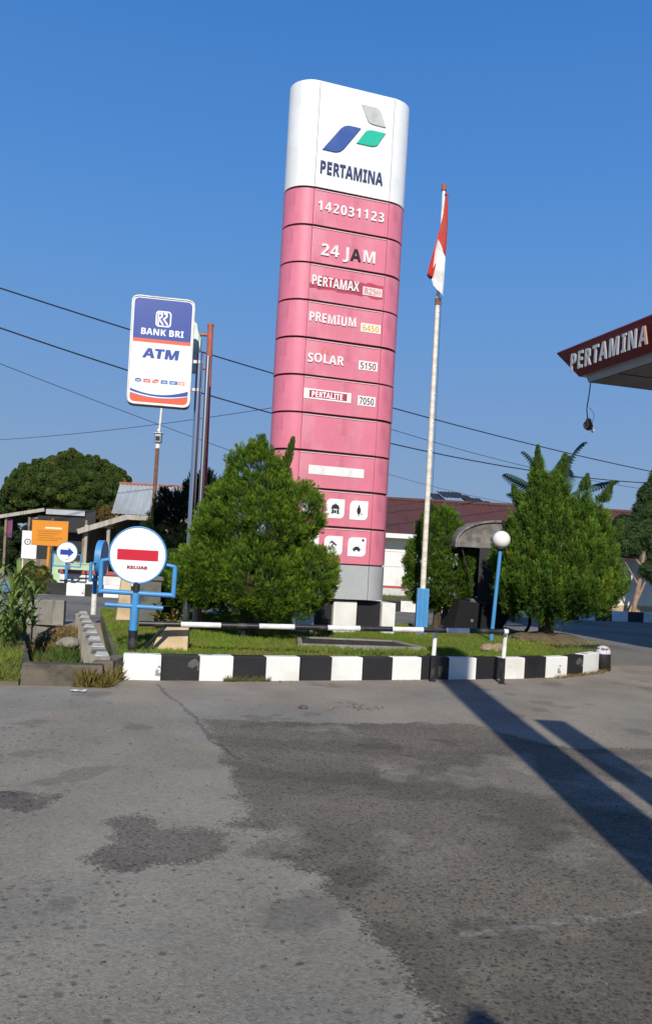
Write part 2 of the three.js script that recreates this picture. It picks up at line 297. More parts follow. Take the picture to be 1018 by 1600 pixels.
struct('pavement', sheet([[-6.4, 1.9], [6.4, 1.9], [6.4, 14.6], [5.1, 14.6], [4.75, 14.0], [4.62, 13.6], ...KERB.slice().reverse().map(([x, d]) => [x + .02, d + .05]), [-2.42, 9.3], [-3.2, 9.12], [-6.4, 8.95]], 0), paveMat);
const apronMap = colorTex(512, 6, (u, v) => { const k = .83 + .5 * (fbm(u * 5, v * 5, 6, 230, 5) - .5) + .2 * (vn(u * 200, v * 200, 231, 200) - .5); return [.265 * k, .24 * k, .19 * k]; });
const apronMat = new THREE.MeshStandardMaterial({ map: apronMap, roughness: .93, bumpMap: bumpFine, bumpScale: .005 });
struct('forecourt', [sheet([[-30, -14], [30, -14], [30, 1.9], [-30, 1.9]], 0), sheet([[6.4, 1.9], [30, 1.9], [30, 14.6], [6.4, 14.6]], 0), sheet([[-30, 1.9], [-6.4, 1.9], [-6.4, 8.95], [-30, 7.6]], 0)], apronMat);
// grassy verge left of the drain
const soilMap = colorTex(256, 3, (u, v) => { const a = fbm(u * 7, v * 7, 5, 240, 7), k = .7 + .6 * (a - .5); const g = sstep(.42, .6, fbm(u * 5, v * 5, 4, 245, 5)); return [mixn(.2, .1, g) * k, mixn(.17, .14, g) * k, mixn(.09, .03, g) * k]; });
const soil = new THREE.MeshStandardMaterial({ map: soilMap, roughness: 1, bumpMap: bumpCoarse, bumpScale: .04 });
struct('verge', poly([[-3.24, 9.2], [-5.85, 16.3], [-5.9, 17.4], [-14, 17.4], [-14, 8.8], [-6.4, 9.0]], -.3, .03), soil);
{ // far verge strips
  struct('roadside_verge', [poly([[1, 27.2], [7.6, 27.75], [10.8, 28.8], [13, 29.6], [30, 34.5], [30, 40], [1, 36]], -.2, .12), poly([[-9.2, 25.4], [-7.4, 26.6], [-4, 26.75], [1, 27.2], [1, 36], [-9, 36]], -.2, .05)], soil);
}
// the island: earth under grass
const islandPts = [...KERB.map(([x, d]) => [x - .05, d + .13]), ...BACK];
struct('island', poly([...islandPts, [-2.42, 10.0]], -.05, ISLAND_H - .02), soil);

// ------------------------------------------------------------------ kerbs, block by block
function kerbRun(pts, startWhite, h, thick, name, label, back) {
  const k = thing(name, label, 'kerb', [0, 0, 0]); k.userData.kind = 'structure'; delete k.userData.category; delete k.userData.label;
  for (let i = 0; i < pts.length - 1; i++) {
    const a = pts[i], b = pts[i + 1], dx = b[0] - a[0], dy = b[1] - a[1], l = Math.hypot(dx, dy), nx = -dy / l * thick, ny = dx / l * thick, g = .004, ux = dx / l * g, uy = dy / l * g;
    const j = rr(-.006, .006), hh = h + rr(-.006, .006), o = [nx / thick * j, ny / thick * j];
    mesh('kerb_block', poly([[a[0] + ux + o[0], a[1] + uy + o[1]], [b[0] - ux + o[0], b[1] - uy + o[1]], [b[0] - ux + nx, b[1] - uy + ny], [a[0] + ux + nx, a[1] + uy + ny]], -.05, hh, .012), (i % 2 === 0) === startWhite ? M.kerbWhite : M.kerbBlack, k);
  }
  return k;
}
reseed(5);
kerbRun(KERB, true, .30, .15, 'kerb');
kerbRun([[4.62, 13.85], [4.9, 14.5], [4.95, 15.2], [4.6, 16.2], [4.1, 17.1]].reverse().map((p) => p).reverse(), true, .29, .14, 'kerb');
{
  const far = []; for (let x = 1.2; x < 4.2; x += .62) far.push([x, 26.85 + (x - 1) * .05]);
  for (let x = 4.2; x < 7.6; x += .62) far.push([x, 27.0 + (x - 4) * .12]); for (let x = 7.7; x < 15; x += .6) far.push([x, 27.45 + (x - 7.7) * .34]);
  kerbRun(far, true, .32, .2, 'kerb');
  const left = []; for (let x = -8.35; x < -4.2; x += .55) left.push([x, 25.75 + (x + 8.35) * .1]);
  kerbRun(left, false, .36, .25, 'kerb');
}
{ // rounded kerb end
  const b = thing('kerb_end_post', 'short rounded post with faded purple and white paint ending the striped kerb at right', 'post', [4.5, 0, 13.62]);
  mesh('shaft', new THREE.LatheGeometry([[0, 0], [.13, 0], [.125, .24], [.12, .27]].map(([x, y]) => new THREE.Vector2(x, y)), 20), M.kerbBlack, b);
  mesh('cap', new THREE.LatheGeometry([[.12, .27], [.112, .33], [.085, .37], [.04, .39], [0, .395]].map(([x, y]) => new THREE.Vector2(x, y)), 20), M.purpleCap, b);
}
{ // crumbling corner where kerb and drain meet
  const g = poly([[-2.55, 9.5], [-2.34, 9.62], [-2.3, 9.98], [-2.32, 10.2], [-2.5, 10.15]], -.1, .26, .03); const p = g.attributes.position;
  for (let i = 0; i < p.count; i++) p.setXYZ(i, p.getX(i) + .03 * (vn(p.getX(i) * 30, p.getY(i) * 30, 61) - .5), p.getY(i), p.getZ(i) + .04 * (vn(p.getY(i) * 30, p.getX(i) * 20, 62) - .5));
  g.computeVertexNormals(); tag(mesh('concrete_corner', g, M.oldConcrete, scene), 'crumbling brown concrete corner where the striped kerb meets the open drain', 'concrete corner');
}

// ------------------------------------------------------------------ the open drain
{
  struct('drain_bed', sheet(TRENCH.map(([x, d]) => [x, d]), -.5), M.oldConcrete);
  const dr = thing('drain', 'open concrete roadside drain with weeds and rubble beside the island', 'drain', [0, 0, 0]);
  mesh('front_wall', poly([[-3.22, 9.22], [-2.4, 9.42], [-2.43, 9.6], [-3.26, 9.42]], -.5, .23, .02), M.oldConcrete, dr);
  mesh('back_wall', poly([[-5.9, 16.2], [-4.95, 16.3], [-5.0, 16.6], [-5.95, 16.5]], -.5, .46, .02), M.concrete, dr);
  mesh('left_wall', poly([[-3.24, 9.4], [-3.14, 9.4], [-5.75, 16.2], [-5.88, 16.2]], -.5, .06, .01), M.oldConcrete, dr);
  // right wall: leaning slabs, each standing a little proud of the next
  const n = 16, a = [-2.5, 9.6], b = [-4.66, 16.3];
  for (let i = 0; i < n; i++) {
    const t0 = i / n, t1 = (i + .94) / n, q = (t, o) => [mixn(a[0], b[0], t) + o * .95, mixn(a[1], b[1], t) + o * .3];
    const o = i % 2 ? 0 : .025, g = poly([q(t0, -.07 + o), q(t0, .13), q(t1, .13), q(t1, -.03 + o)], -.5, .27 + (i % 2 ? 0 : .03), .008);
    mesh('wall_slab', g, M.concrete, dr);
    mesh('slab_top', poly([q(t0 + .004, -.06 + o), q(t0 + .004, .12), q(t1 - .004, .12), q(t1 - .004, -.02 + o)], .27 + (i % 2 ? 0 : .03) + .001, .285 + (i % 2 ? 0 : .03)), i % 2 ? M.greyBlock : M.wallPale, dr);
  }
}
reseed(8);
function lump(r, sx, sy, sz, seed, detail = 3) {
  const g = new THREE.IcosahedronGeometry(r, detail), p = g.attributes.position;
  for (let i = 0; i < p.count; i++) { const v = new THREE.Vector3().fromBufferAttribute(p, i), n = v.clone().normalize(); const k = 1 + .5 * (fbm(n.x * 2.2 + seed, n.y * 2.2 + n.z * 1.7, 4, seed) - .5) * 2 * .6; p.setXYZ(i, v.x * k * sx, v.y * k * sy, v.z * k * sz); }
  g.computeVertexNormals(); return g;
}
{
  const m = tag(mesh('rubble_heap', lump(.45, 1, .85, .7, 3).translate(-4.35, -.24, -14.5), M.brick, scene), 'brown heap of earth and dry roots lying across the open drain', 'rubble'); m.material = painted([.24, .16, .095], { s: 44, mott: .5, rough: 1, m: .5, bump: .03, dirt: [.12, .09, .05], dirtAmt: .6 });
  tag(mesh('concrete_chunk', lump(.15, 1.25, .65, .8, 6, 2).translate(-4.12, -.06, -13.9), M.concrete, scene), 'pale lump of broken concrete on the heap in the drain', 'concrete chunk');
}
// ------------------------------------------------------------------ foliage builders
function spray(len, n, w, curl = .2) {                      // flat scale-leaf spray along +y
  const pos = [], blade = (x0, y0, a, l, ww, z) => {
    const dx = Math.sin(a), dy = Math.cos(a), px = dy * ww, py = -dx * ww;
    pos.push(x0, y0, z, x0 + dx * l * .5 + px, y0 + dy * l * .5 + py, z + curl * l * .3, x0 + dx * l, y0 + dy * l, z + curl * l, x0, y0, z, x0 + dx * l, y0 + dy * l, z + curl * l, x0 + dx * l * .5 - px, y0 + dy * l * .5 - py, z - curl * l * .3);
  };
  for (let i = 0; i < n; i++) { const t = i / n, s = i % 2 ? 1 : -1, l = len * (.55 - .35 * t); blade(0, t * len * .8, s * (.75 - .25 * t), l, w, (i % 3 - 1) * len * .06); }
  blade(0, len * .5, 0, len * .55, w, 0);
  const g = new THREE.BufferGeometry(); g.setAttribute('position', new THREE.Float32BufferAttribute(pos, 3)); g.computeVertexNormals(); return g;
}
function leafTuft(n, len, w, droop) {                       // rosette of broad drooping leaves
  const pos = []; 
  for (let i = 0; i < n; i++) {
    const a = i / n * 6.283 + .4 * Math.sin(i * 7), c = Math.cos(a), s = Math.sin(a), up = .35 + .3 * Math.sin(i * 3.1), q = (t, o) => { const r = len * t, y = len * (up * t - droop * t * t); return [c * r - s * o, y, s * r + c * o]; };
    const A = q(0, 0), B = q(.45, w), C = q(.45, -w), D = q(1, 0); pos.push(...A, ...B, ...D, ...A, ...D, ...C);
  }
  const g = new THREE.BufferGeometry(); g.setAttribute('position', new THREE.Float32BufferAttribute(pos, 3)); g.computeVertexNormals(); return g;
}
const leafMat = phys(1, 1, 1, .75, { transmission: .18, thickness: 0, specularIntensity: .35 });
const sprayA = spray(1, 9, .055), sprayB = spray(1, 7, .045, .35), tuftA = leafTuft(7, 1, .13, .75), tuftB = leafTuft(9, 1, .09, .3);
function scatter(name, geo, items, parent) {                // items: {p, q, s, c}
  const im = new THREE.InstancedMesh(geo, leafMat, items.length), mtx = new THREE.Matrix4();
  items.forEach((it, i) => { im.setMatrixAt(i, mtx.compose(it.p, it.q, it.s)); im.setColorAt(i, it.c); });
  im.name = parent === scene ? numbered(name) : name; im.userData.kind = 'stuff'; im.castShadow = im.receiveShadow = true; parent.add(im); return im;
}
const UPV = new THREE.Vector3(0, 1, 0);
function aim(dir, spin) { const q = new THREE.Quaternion().setFromUnitVectors(UPV, dir.normalize()); return q.multiply(new THREE.Quaternion().setFromAxisAngle(UPV, spin)); }
function ranColor(base, vary, warm) { const k = 1 + vary * (rnd() - .5) * 2, w = warm * rnd(); return lin(base[0] * k * (1 + w * 1.2), base[1] * k * (1 + w * .35), base[2] * k); }
// lobes: [x, y, z, rx, ry, rz] about the base of the tree
function lobedCrown(lobes, n, o) {
  const items = [], { size = [.1, .17], base = [.05, .11, .018], up = .9, vary = .35, warm = .4, depth = .28, lump: lm = .16, freq = 2.2, seed = 1, taper = 0 } = o;
  const w = lobes.map((l) => Math.pow(l[3] * l[4], 1)), tot = w.reduce((a, b) => a + b);
  let guard = 0;
  while (items.length < n && guard++ < n * 6) {
    let pick = rnd() * tot, k = 0; while ((pick -= w[k]) > 0 && k < lobes.length - 1) k++;
    const [cx, cy, cz, rx, ry, rz] = lobes[k];
    const z = rr(-1, 1), a = rr(0, 6.2832), r = Math.sqrt(1 - z * z), nrm = P(r * Math.cos(a), z, r * Math.sin(a));
    const bump = 1 + lm * 2 * (fbm(nrm.x * freq + seed * 3 + k * 5, nrm.y * freq * 1.3 + nrm.z * freq * .8 + 7, 4, seed) - .5);
    const inset = rnd() < .62 ? rr(0, .07) : Math.pow(rnd(), 1.3) * depth;
    const tp = taper ? 1 - taper * Math.max(0, nrm.y) * .5 : 1;
    const s = bump * (1 - inset), p = P(cx + nrm.x * rx * s * tp, cy + nrm.y * ry * s, cz + nrm.z * rz * s * tp);
    let buried = false; for (let j = 0; j < lobes.length && !buried; j++) if (j !== k) { const L = lobes[j], e = ((p.x - L[0]) / L[3]) ** 2 + ((p.y - L[1]) / L[4]) ** 2 + ((p.z - L[2]) / L[5]) ** 2; if (e < .6) buried = true; }
    if (buried || p.y < .12) continue;
    const out = P(nrm.x / rx, nrm.y / ry, nrm.z / rz).normalize(), dir = out.multiplyScalar(.75).add(P(rr(-.45, .45), up + rr(-.3, .3), rr(-.45, .45)));
    const sc = rr(size[0], size[1]), tone = .75 + .5 * fbm(p.x * 2.2 + 5, p.y * 2.2 + p.z * 2.2, 3, seed + 20);
    items.push({ p, q: aim(dir, rr(0, 6.28)), s: P(sc, sc * rr(.9, 1.4), sc), c: ranColor(base.map((x) => x * tone), vary, warm) });
  }
  return items;
}
// branchlets: each a plume of sprays round an axis that leaves the lobe outward and up, with gaps between them
function plumeCrown(lobes, n, per, o) {
  const items = [], { size = [.07, .13], base = [.05, .11, .018], up = .9, vary = .3, warm = .4, len = [.25, .4], wid = .09, seed = 1, lump: lm = .16, freq = 2.4, tip = .45 } = o;
  const w = lobes.map((l) => l[3] * l[4] + l[4] * l[5]), tot = w.reduce((a, b) => a + b); let guard = 0, made = 0;
  while (made < n && guard++ < n * 8) {
    let pick = rnd() * tot, k = 0; while ((pick -= w[k]) > 0 && k < lobes.length - 1) k++;
    const [cx, cy, cz, rx, ry, rz] = lobes[k], z = rr(-1, 1), a = rr(0, 6.2832), r = Math.sqrt(1 - z * z), nrm = P(r * Math.cos(a), z, r * Math.sin(a));
    const s = (1 + lm * 2 * (fbm(nrm.x * freq + seed * 3 + k * 5, nrm.y * freq * 1.3 + nrm.z * freq * .8 + 7, 4, seed) - .5)) * rr(.86, 1.04), p = P(cx + nrm.x * rx * s, cy + nrm.y * ry * s, cz + nrm.z * rz * s);
    let buried = false; for (let j = 0; j < lobes.length && !buried; j++) if (j !== k) { const L = lobes[j]; if (((p.x - L[0]) / L[3]) ** 2 + ((p.y - L[1]) / L[4]) ** 2 + ((p.z - L[2]) / L[5]) ** 2 < .62) buried = true; }
    if (buried || p.y < .2) continue; made++;
    const dir = P(nrm.x / rx, nrm.y / ry, nrm.z / rz).normalize().multiplyScalar(.85).add(P(rr(-.25, .25), up + rr(-.2, .2), rr(-.25, .25))).normalize(), L = rr(len[0], len[1]), wd = wid * rr(.8, 1.3), tone = rr(.72, 1.25), yel = rnd() < .12 ? rr(.3, 1) : 0;
    const e1 = new THREE.Vector3().crossVectors(dir, P(.3, .2, .9)).normalize(), e2 = new THREE.Vector3().crossVectors(dir, e1);
    for (let i = 0; i < per; i++) {
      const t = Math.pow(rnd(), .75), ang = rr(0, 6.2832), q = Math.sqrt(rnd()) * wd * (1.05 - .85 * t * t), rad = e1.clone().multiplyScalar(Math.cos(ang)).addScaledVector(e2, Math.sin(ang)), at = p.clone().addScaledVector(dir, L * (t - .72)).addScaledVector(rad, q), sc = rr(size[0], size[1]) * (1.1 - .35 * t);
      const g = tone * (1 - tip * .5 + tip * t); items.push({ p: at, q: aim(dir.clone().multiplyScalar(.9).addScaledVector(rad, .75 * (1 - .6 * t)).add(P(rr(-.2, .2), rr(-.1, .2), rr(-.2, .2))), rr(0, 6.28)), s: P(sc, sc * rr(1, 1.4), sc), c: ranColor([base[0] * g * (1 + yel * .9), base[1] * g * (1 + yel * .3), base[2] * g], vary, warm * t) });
    }
  }
  return items;
}
function trunkGeo(pts, r0, r1, seed) {
  const c = new THREE.CatmullRomCurve3(pts), seg = 18, rad = 12, g = new THREE.TubeGeometry(c, seg, 1, rad), p = g.attributes.position;
  for (let i = 0; i <= seg; i++) { const o = c.getPointAt(i / seg), rr_ = mixn(r0, r1, i / seg) * (i === 0 ? 1.25 : 1); for (let j = 0; j <= rad; j++) { const k = i * (rad + 1) + j, v = new THREE.Vector3().fromBufferAttribute(p, k).sub(o); const b = rr_ * (1 + .22 * (vn(i * .9 + seed, (j % rad) * .8, seed) - .5)); p.setXYZ(k, o.x + v.x * b, o.y + v.y * b, o.z + v.z * b); } }
  g.computeVertexNormals(); return g;
}
function conifer(name, label, cat, at, lobes, n, o, trunkTop, tr = .1, geo = sprayA) {
  const t = thing(name, label, cat, at);
  mesh('trunk', trunkGeo([P(o.lean?.[0] || 0, -.03, 0), P(.02, trunkTop * .3, .02), P(-.02, trunkTop * .65, 0), P(0, trunkTop, 0)], tr, tr * .35, 3 + n % 7), o.bark || M.bark, t);
  const limbs = []; for (let i = 0; i < 12; i++) { const y = trunkTop * (.22 + .6 * i / 12), a = i * 2.4, l = (lobes[0][3] + .1) * (1 - .5 * i / 12) * .75; limbs.push(bar(P(0, y, 0), P(Math.cos(a) * l, y + l * .7, Math.sin(a) * l), tr * .3, tr * .08, 6)); }
  mesh('limb', limbs, o.bark || M.bark, t);
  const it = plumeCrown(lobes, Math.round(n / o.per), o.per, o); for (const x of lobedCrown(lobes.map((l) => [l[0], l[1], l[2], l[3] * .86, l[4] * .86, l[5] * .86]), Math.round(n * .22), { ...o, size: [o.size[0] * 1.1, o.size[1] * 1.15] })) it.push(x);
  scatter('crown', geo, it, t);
  return t;
}

// ------------------------------------------------------------------ price totem
{
  const T = thing('price_totem', 'tall pink and white fuel station price totem with rounded ends on a striped plinth', 'price totem', [-.02, 0, 14.95], R(18.5));
  const L = 1.36, r = .41, base = .3, skirtY = base + .56, rowsY = 1.47, row = .633, cap = 1.80, topY = rowsY + row * 10;
  const arcPanel = (side, h, y0, rad, th) => {
    const s = new THREE.Shape(), x = side * L / 2, g = .004, N = 20; const a0 = side > 0 ? -Math.PI / 2 : Math.PI / 2;
    for (let i = 0; i <= N; i++) { const a = a0 + Math.PI * i / N; s[i ? 'lineTo' : 'moveTo'](x + side * g + Math.cos(a) * rad, Math.sin(a) * rad); }
    for (let i = N; i >= 0; i--) { const a = a0 + Math.PI * i / N; s.lineTo(x + side * g + Math.cos(a) * (rad - th), Math.sin(a) * (rad - th)); }
    const ge = new THREE.ExtrudeGeometry(s, { depth: h, bevelEnabled: false, curveSegments: 1 }).rotateX(-Math.PI / 2).translate(0, y0, 0);
    // smooth normals round the bend
    const p = ge.attributes.position, n = ge.attributes.normal; for (let i = 0; i < p.count; i++) if (Math.abs(n.getY(i)) < .5) { const v = new THREE.Vector2(p.getX(i) - x, p.getZ(i)); const l = v.length(); const sgn = l > rad - th / 2 ? 1 : -1; if (Math.abs(n.getX(i) * v.x + n.getZ(i) * v.y) > .5 * l) n.setXYZ(i, sgn * v.x / l, 0, sgn * v.y / l); }
    return ge;
  };
  const stadium = (rad, y0, y1) => { const pts = []; for (let i = 0; i <= 16; i++) { const a = -Math.PI / 2 + Math.PI * i / 16; pts.push([L / 2 + Math.cos(a) * rad, Math.sin(a) * rad]); } for (let i = 0; i <= 16; i++) { const a = Math.PI / 2 + Math.PI * i / 16; pts.push([-L / 2 + Math.cos(a) * rad, Math.sin(a) * rad]); } return poly(pts, y0, y1); };
  mesh('core', stadium(r - .03, skirtY + .02, topY + cap - .04), M.core, T);
  function band(y0, h, mat, matEnd, name) {                 // front sheet with the end and back sheets as its pieces
    const g = box(L - .008, h, .025, 0, 0, -.0125, .004), f = mesh(name, g, mat, T); f.position.set(rr(-.004, .004), y0 + h / 2 + rr(-.003, .003), r + rr(-.003, .003)); f.rotation.z = rr(-.0025, .0025);
    for (const s of [-1, 1]) { const e = mesh('end_panel', arcPanel(s, h, -h / 2, r + rr(-.008, .004), .025), matEnd, f); e.position.z = -r; }
    const b = mesh('back_panel', box(L - .008, h, .025, 0, 0, .0125 - 2 * r, .004), mat, f);
    return f;
  }
  reseed(21);
  // skirt
  band(skirtY, rowsY - skirtY - .02, M.silver, M.silver, 'skirt_band');
  const gap = .036, rows = [];
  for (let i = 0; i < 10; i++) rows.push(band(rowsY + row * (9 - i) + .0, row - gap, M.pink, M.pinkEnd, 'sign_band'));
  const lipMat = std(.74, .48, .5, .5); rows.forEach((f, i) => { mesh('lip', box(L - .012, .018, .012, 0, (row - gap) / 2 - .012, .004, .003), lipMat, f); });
  const c = band(topY, cap - .02, M.capWhite, M.capWhite, 'logo_band');
  mesh('top_cover', stadium(r - .012, topY + cap - .032, topY + cap - .012), M.capWhite, T);
  // emblem: three slanted lozenges with two rounded corners
  const loz = (pts, mat) => {
    const s = new THREE.Shape(), q = (i, t, j) => [mixn(pts[i][0], pts[j][0], t), mixn(pts[i][1], pts[j][1], t)];
    s.moveTo(...pts[0]); s.lineTo(...q(0, .62, 1)); s.quadraticCurveTo(...pts[1], ...q(1, .22, 2)); s.lineTo(...pts[2]); s.lineTo(...q(2, .62, 3)); s.quadraticCurveTo(...pts[3], ...q(3, .22, 0)); s.closePath();
    mesh('emblem', new THREE.ExtrudeGeometry(s, { depth: .014, bevelEnabled: true, bevelSize: .004, bevelThickness: .004, bevelSegments: 1 }).translate(0, 0, .001), mat, c);
  };
  loz([[-.58, -.25], [-.27, -.25], [.076, .24], [-.22, .24]], M.logoBlue);
  loz([[.02, -.02], [.37, -.02], [.53, .25], [.2, .25]], M.logoGreen);
  loz([[.53, .355], [.22, .36], [.08, .65], [.40, .65]], M.logoGrey);
  letters(c, 'PERTAMINA', -.62, .53, -.575, .15, .02, .001, M.navy);
  const W = M.letterWhite;
  letters(rows[0], '142031123', -.62, .62, 0, .115, .018, .001, W, 'letter', { jitter: .012, narrow: .86 });
  letters(rows[1], '24 JAM', -.52, .52, -.09, .142, .02, .001, W, 'letter', { narrow: .92, jitter: .006, mats: [, , , , M.letterBlack] });
  letters(rows[2], 'PERTAMAX', -.655, .205, .0, .118, .018, .007, W, 'letter', { jitter: .008 });
  letters(rows[3], 'PREMIUM', -.66, .205, .02, .112, .018, .001, W, 'letter', { jitter: .008 });
  letters(rows[4], 'SOLAR', -.645, .01, -.03, .11, .018, .001, W, 'letter', { jitter: .008 });
  const plate = (f, x0, x1, y, h, tex, rough = .5, z = .004) => { const w = x1 - x0, g = new THREE.BoxGeometry(w, h, .006); const face = new THREE.MeshStandardMaterial({ map: tex, roughness: rough }); const m = mesh('price_plate', g, face, f, true); m.position.set((x0 + x1) / 2, y, z); return m; };
  const price = (txt, fg, bg, faded) => canvasTex(256, 128, (k, w, h) => {
    k.fillStyle = bg; k.fillRect(0, 0, w, h); k.fillStyle = fg; k.font = 'bold 132px sans-serif'; k.textAlign = 'center'; k.textBaseline = 'middle'; k.save(); k.translate(w / 2, h / 2 + 4); k.scale(.76, 1); k.fillText(txt, 0, 0); k.restore();
    if (faded) { k.fillStyle = 'rgba(236,214,208,.55)'; for (let i = 0; i < 16; i++) k.fillRect(rr(0, w), rr(0, h), rr(20, 90), rr(4, 18)); }
  });
  { // brushed over patch behind the third row
    const s = new THREE.Shape(); const top = [], bot = []; for (let i = 0; i <= 24; i++) { const x = -.675 + 1.33 * i / 24; top.push([x, (i < 4 ? -.03 : .12) + rr(-.02, .02)]); bot.push([x, (i > 19 ? -.12 : -.10) + rr(-.02, .015)]); }
    const pts = [...top, ...bot.reverse()]; const f = new THREE.ShapeGeometry(new THREE.Shape(pts.map((p) => new THREE.Vector2(...p)))).translate(0, 0, .003); mesh('paint_patch', f, M.smear, rows[2]);
  }
  plate(rows[2], .275, .635, -.015, .145, price('8250', '#b98a8c', '#e9cfcb', true), .5, .009);
  plate(rows[3], .285, .65, -.015, .15, price('6450', '#d6a23a', '#f2efe4', false));
  plate(rows[4], .285, .63, -.03, .155, price('5150', '#7c2438', '#f4f2ee', false));
  plate(rows[5], .30, .625, -.01, .165, price('7050', '#5d3a4c', '#f4f2ee', false));
  plate(rows[5], -.67, .175, .01, .17, canvasTex(512, 104, (k, w, h) => { k.fillStyle = '#f4f0ee'; k.fillRect(0, 0, w, h); k.fillStyle = '#a8384c'; k.fillRect(58, 14, 410, 76); k.fillStyle = '#fff'; k.font = 'bold 82px sans-serif'; k.textAlign = 'center'; k.textBaseline = 'middle'; k.save(); k.translate(252, 55); k.scale(.84, 1); k.fillText('PERTALITE', 0, 0); k.restore(); }));
  mesh('blank_plate', box(1.0, .155, .008, -.01, .0, .004, .003), M.letterWhite, rows[7]);
  { // faint orange flame strokes above the fifth line
    const fm = std(.62, .25, .10, .6); for (let i = 0; i < 4; i++) { const x = -.37 + i * .05; mesh('flame_mark', tube([P(x, .07, .003), P(x + (i % 2 ? .015 : -.012), .12, .004), P(x + .008, .175, .003)], .009, 8, 5), fm, rows[4]); }
  }
  const icon = (f, x, y, draw) => {
    const a = .165, s = new THREE.Shape(); s.moveTo(-a, -a); s.lineTo(a - .1, -a); s.quadraticCurveTo(a, -a, a, -a + .1); s.lineTo(a, a); s.lineTo(-a + .1, a); s.quadraticCurveTo(-a, a, -a, a - .1); s.closePath();
    const g = new THREE.ExtrudeGeometry(s, { depth: .006, bevelEnabled: false, curveSegments: 6 }), p = g.attributes.position, uv = g.attributes.uv; for (let i = 0; i < p.count; i++) uv.setXY(i, p.getX(i) / (2 * a) + .5, p.getY(i) / (2 * a) + .5);
    const m = mesh('icon_plate', g, new THREE.MeshStandardMaterial({ map: canvasTex(128, 128, (k) => { k.fillStyle = '#f1f2f0'; k.fillRect(0, 0, 128, 128); k.fillStyle = k.strokeStyle = '#26262e'; draw(k); }), roughness: .5 }), f, true); m.position.set(x, y, .002);
  };
  icon(rows[8], -.43, .0, (k) => { k.fillRect(40, 44, 30, 44); k.fillRect(74, 52, 8, 30); k.fillRect(46, 34, 18, 8); });
  icon(rows[8], 0, .0, (k) => { k.beginPath(); k.arc(64, 62, 28, Math.PI, 0); k.fill(); k.fillRect(62, 24, 4, 14); k.fillRect(34, 60, 60, 6); k.fillRect(40, 68, 14, 28); k.fillRect(76, 68, 14, 28); k.fillRect(56, 74, 16, 20); k.fillRect(34, 92, 20, 6); k.fillRect(76, 92, 20, 6); });
  icon(rows[8], .43, .0, (k) => { k.beginPath(); k.ellipse(64, 66, 14, 26, 0, 0, 7); k.fill(); k.fillRect(61, 28, 6, 76); k.beginPath(); k.arc(64, 34, 6, 0, 7); k.fill(); k.fillRect(80, 84, 9, 9); });
  icon(rows[9], -.43, .0, (k) => { k.beginPath(); k.arc(64, 60, 20, 0, 7); k.fill(); });
  icon(rows[9], 0, .0, (k) => { k.lineWidth = 11; k.beginPath(); k.moveTo(50, 34); k.lineTo(86, 62); k.stroke(); k.beginPath(); k.moveTo(40, 48); k.lineTo(58, 34); k.stroke(); k.lineWidth = 8; k.beginPath(); k.moveTo(64, 52); k.lineTo(34, 92); k.stroke(); });
  icon(rows[9], .43, .0, (k) => { k.fillRect(34, 74, 56, 12); k.beginPath(); k.moveTo(42, 74); k.lineTo(50, 62); k.lineTo(76, 62); k.lineTo(84, 74); k.fill(); k.clearRect; k.beginPath(); k.arc(46, 88, 7, 0, 7); k.arc(78, 88, 7, 0, 7); k.fill(); k.beginPath(); k.arc(106, 18, 9, 0, 7); k.fill(); });
  // striped plinth
  const xs = [-1.05, -.64, -.24, .10, .53, 1.0, 1.26];
  for (let i = 0; i < xs.length - 1; i++) mesh('plinth_block', box(xs[i + 1] - xs[i] - .006, skirtY - .03 + (i === 5 ? -.02 : 0), i % 2 ? .62 : .6, (xs[i] + xs[i + 1]) / 2, (skirtY - .03) / 2, i % 2 ? .02 : -.04, .012), i % 2 ? M.wallWhite : M.kerbBlack, T);
}

// ------------------------------------------------------------------ round barrier signs
const KELUAR = canvasTex(512, 512, (k) => {
  k.fillStyle = '#f3f2f0'; k.fillRect(0, 0, 512, 512); k.fillStyle = '#c41230'; k.fillRect(68, 206, 376, 100);
  k.font = 'bold 50px sans-serif'; k.textAlign = 'center'; k.textBaseline = 'middle'; k.save(); k.translate(256, 372); k.scale(1.02, .8); k.lineWidth = 5; k.strokeStyle = '#8f1c30'; k.strokeText('KELUAR', 0, 0); k.fillStyle = '#8f1c30'; k.fillText('KELUAR', 0, 0); k.restore(); for (let i = 0; i < 40; i++) { const x = rr(20, 490), y = rr(0, 420); k.fillStyle = 'rgba(120,95,70,' + rr(.02, .07) + ')'; k.fillRect(x, y, rr(1, 5), rr(30, 140)); } for (let i = 0; i < 60; i++) { k.fillStyle = 'rgba(90,70,50,' + rr(.05, .25) + ')'; k.fillRect(rr(10, 500), rr(10, 500), rr(1, 4), rr(1, 4)); }
});
const ARROW = canvasTex(256, 256, (k) => { k.fillStyle = '#f2f3f4'; k.fillRect(0, 0, 256, 256); k.fillStyle = '#1f3f9a'; k.beginPath(); k.moveTo(42, 94); k.lineTo(146, 94); k.lineTo(146, 62); k.lineTo(216, 128); k.lineTo(146, 194); k.lineTo(146, 162); k.lineTo(42, 162); k.closePath(); k.fill(); k.strokeStyle = '#b8402c'; k.lineWidth = 7; k.beginPath(); k.moveTo(108, 226); k.quadraticCurveTo(150, 220, 176, 196); k.stroke(); });
function discFace(r, tex) { const g = new THREE.CircleGeometry(r, 48); return g; }
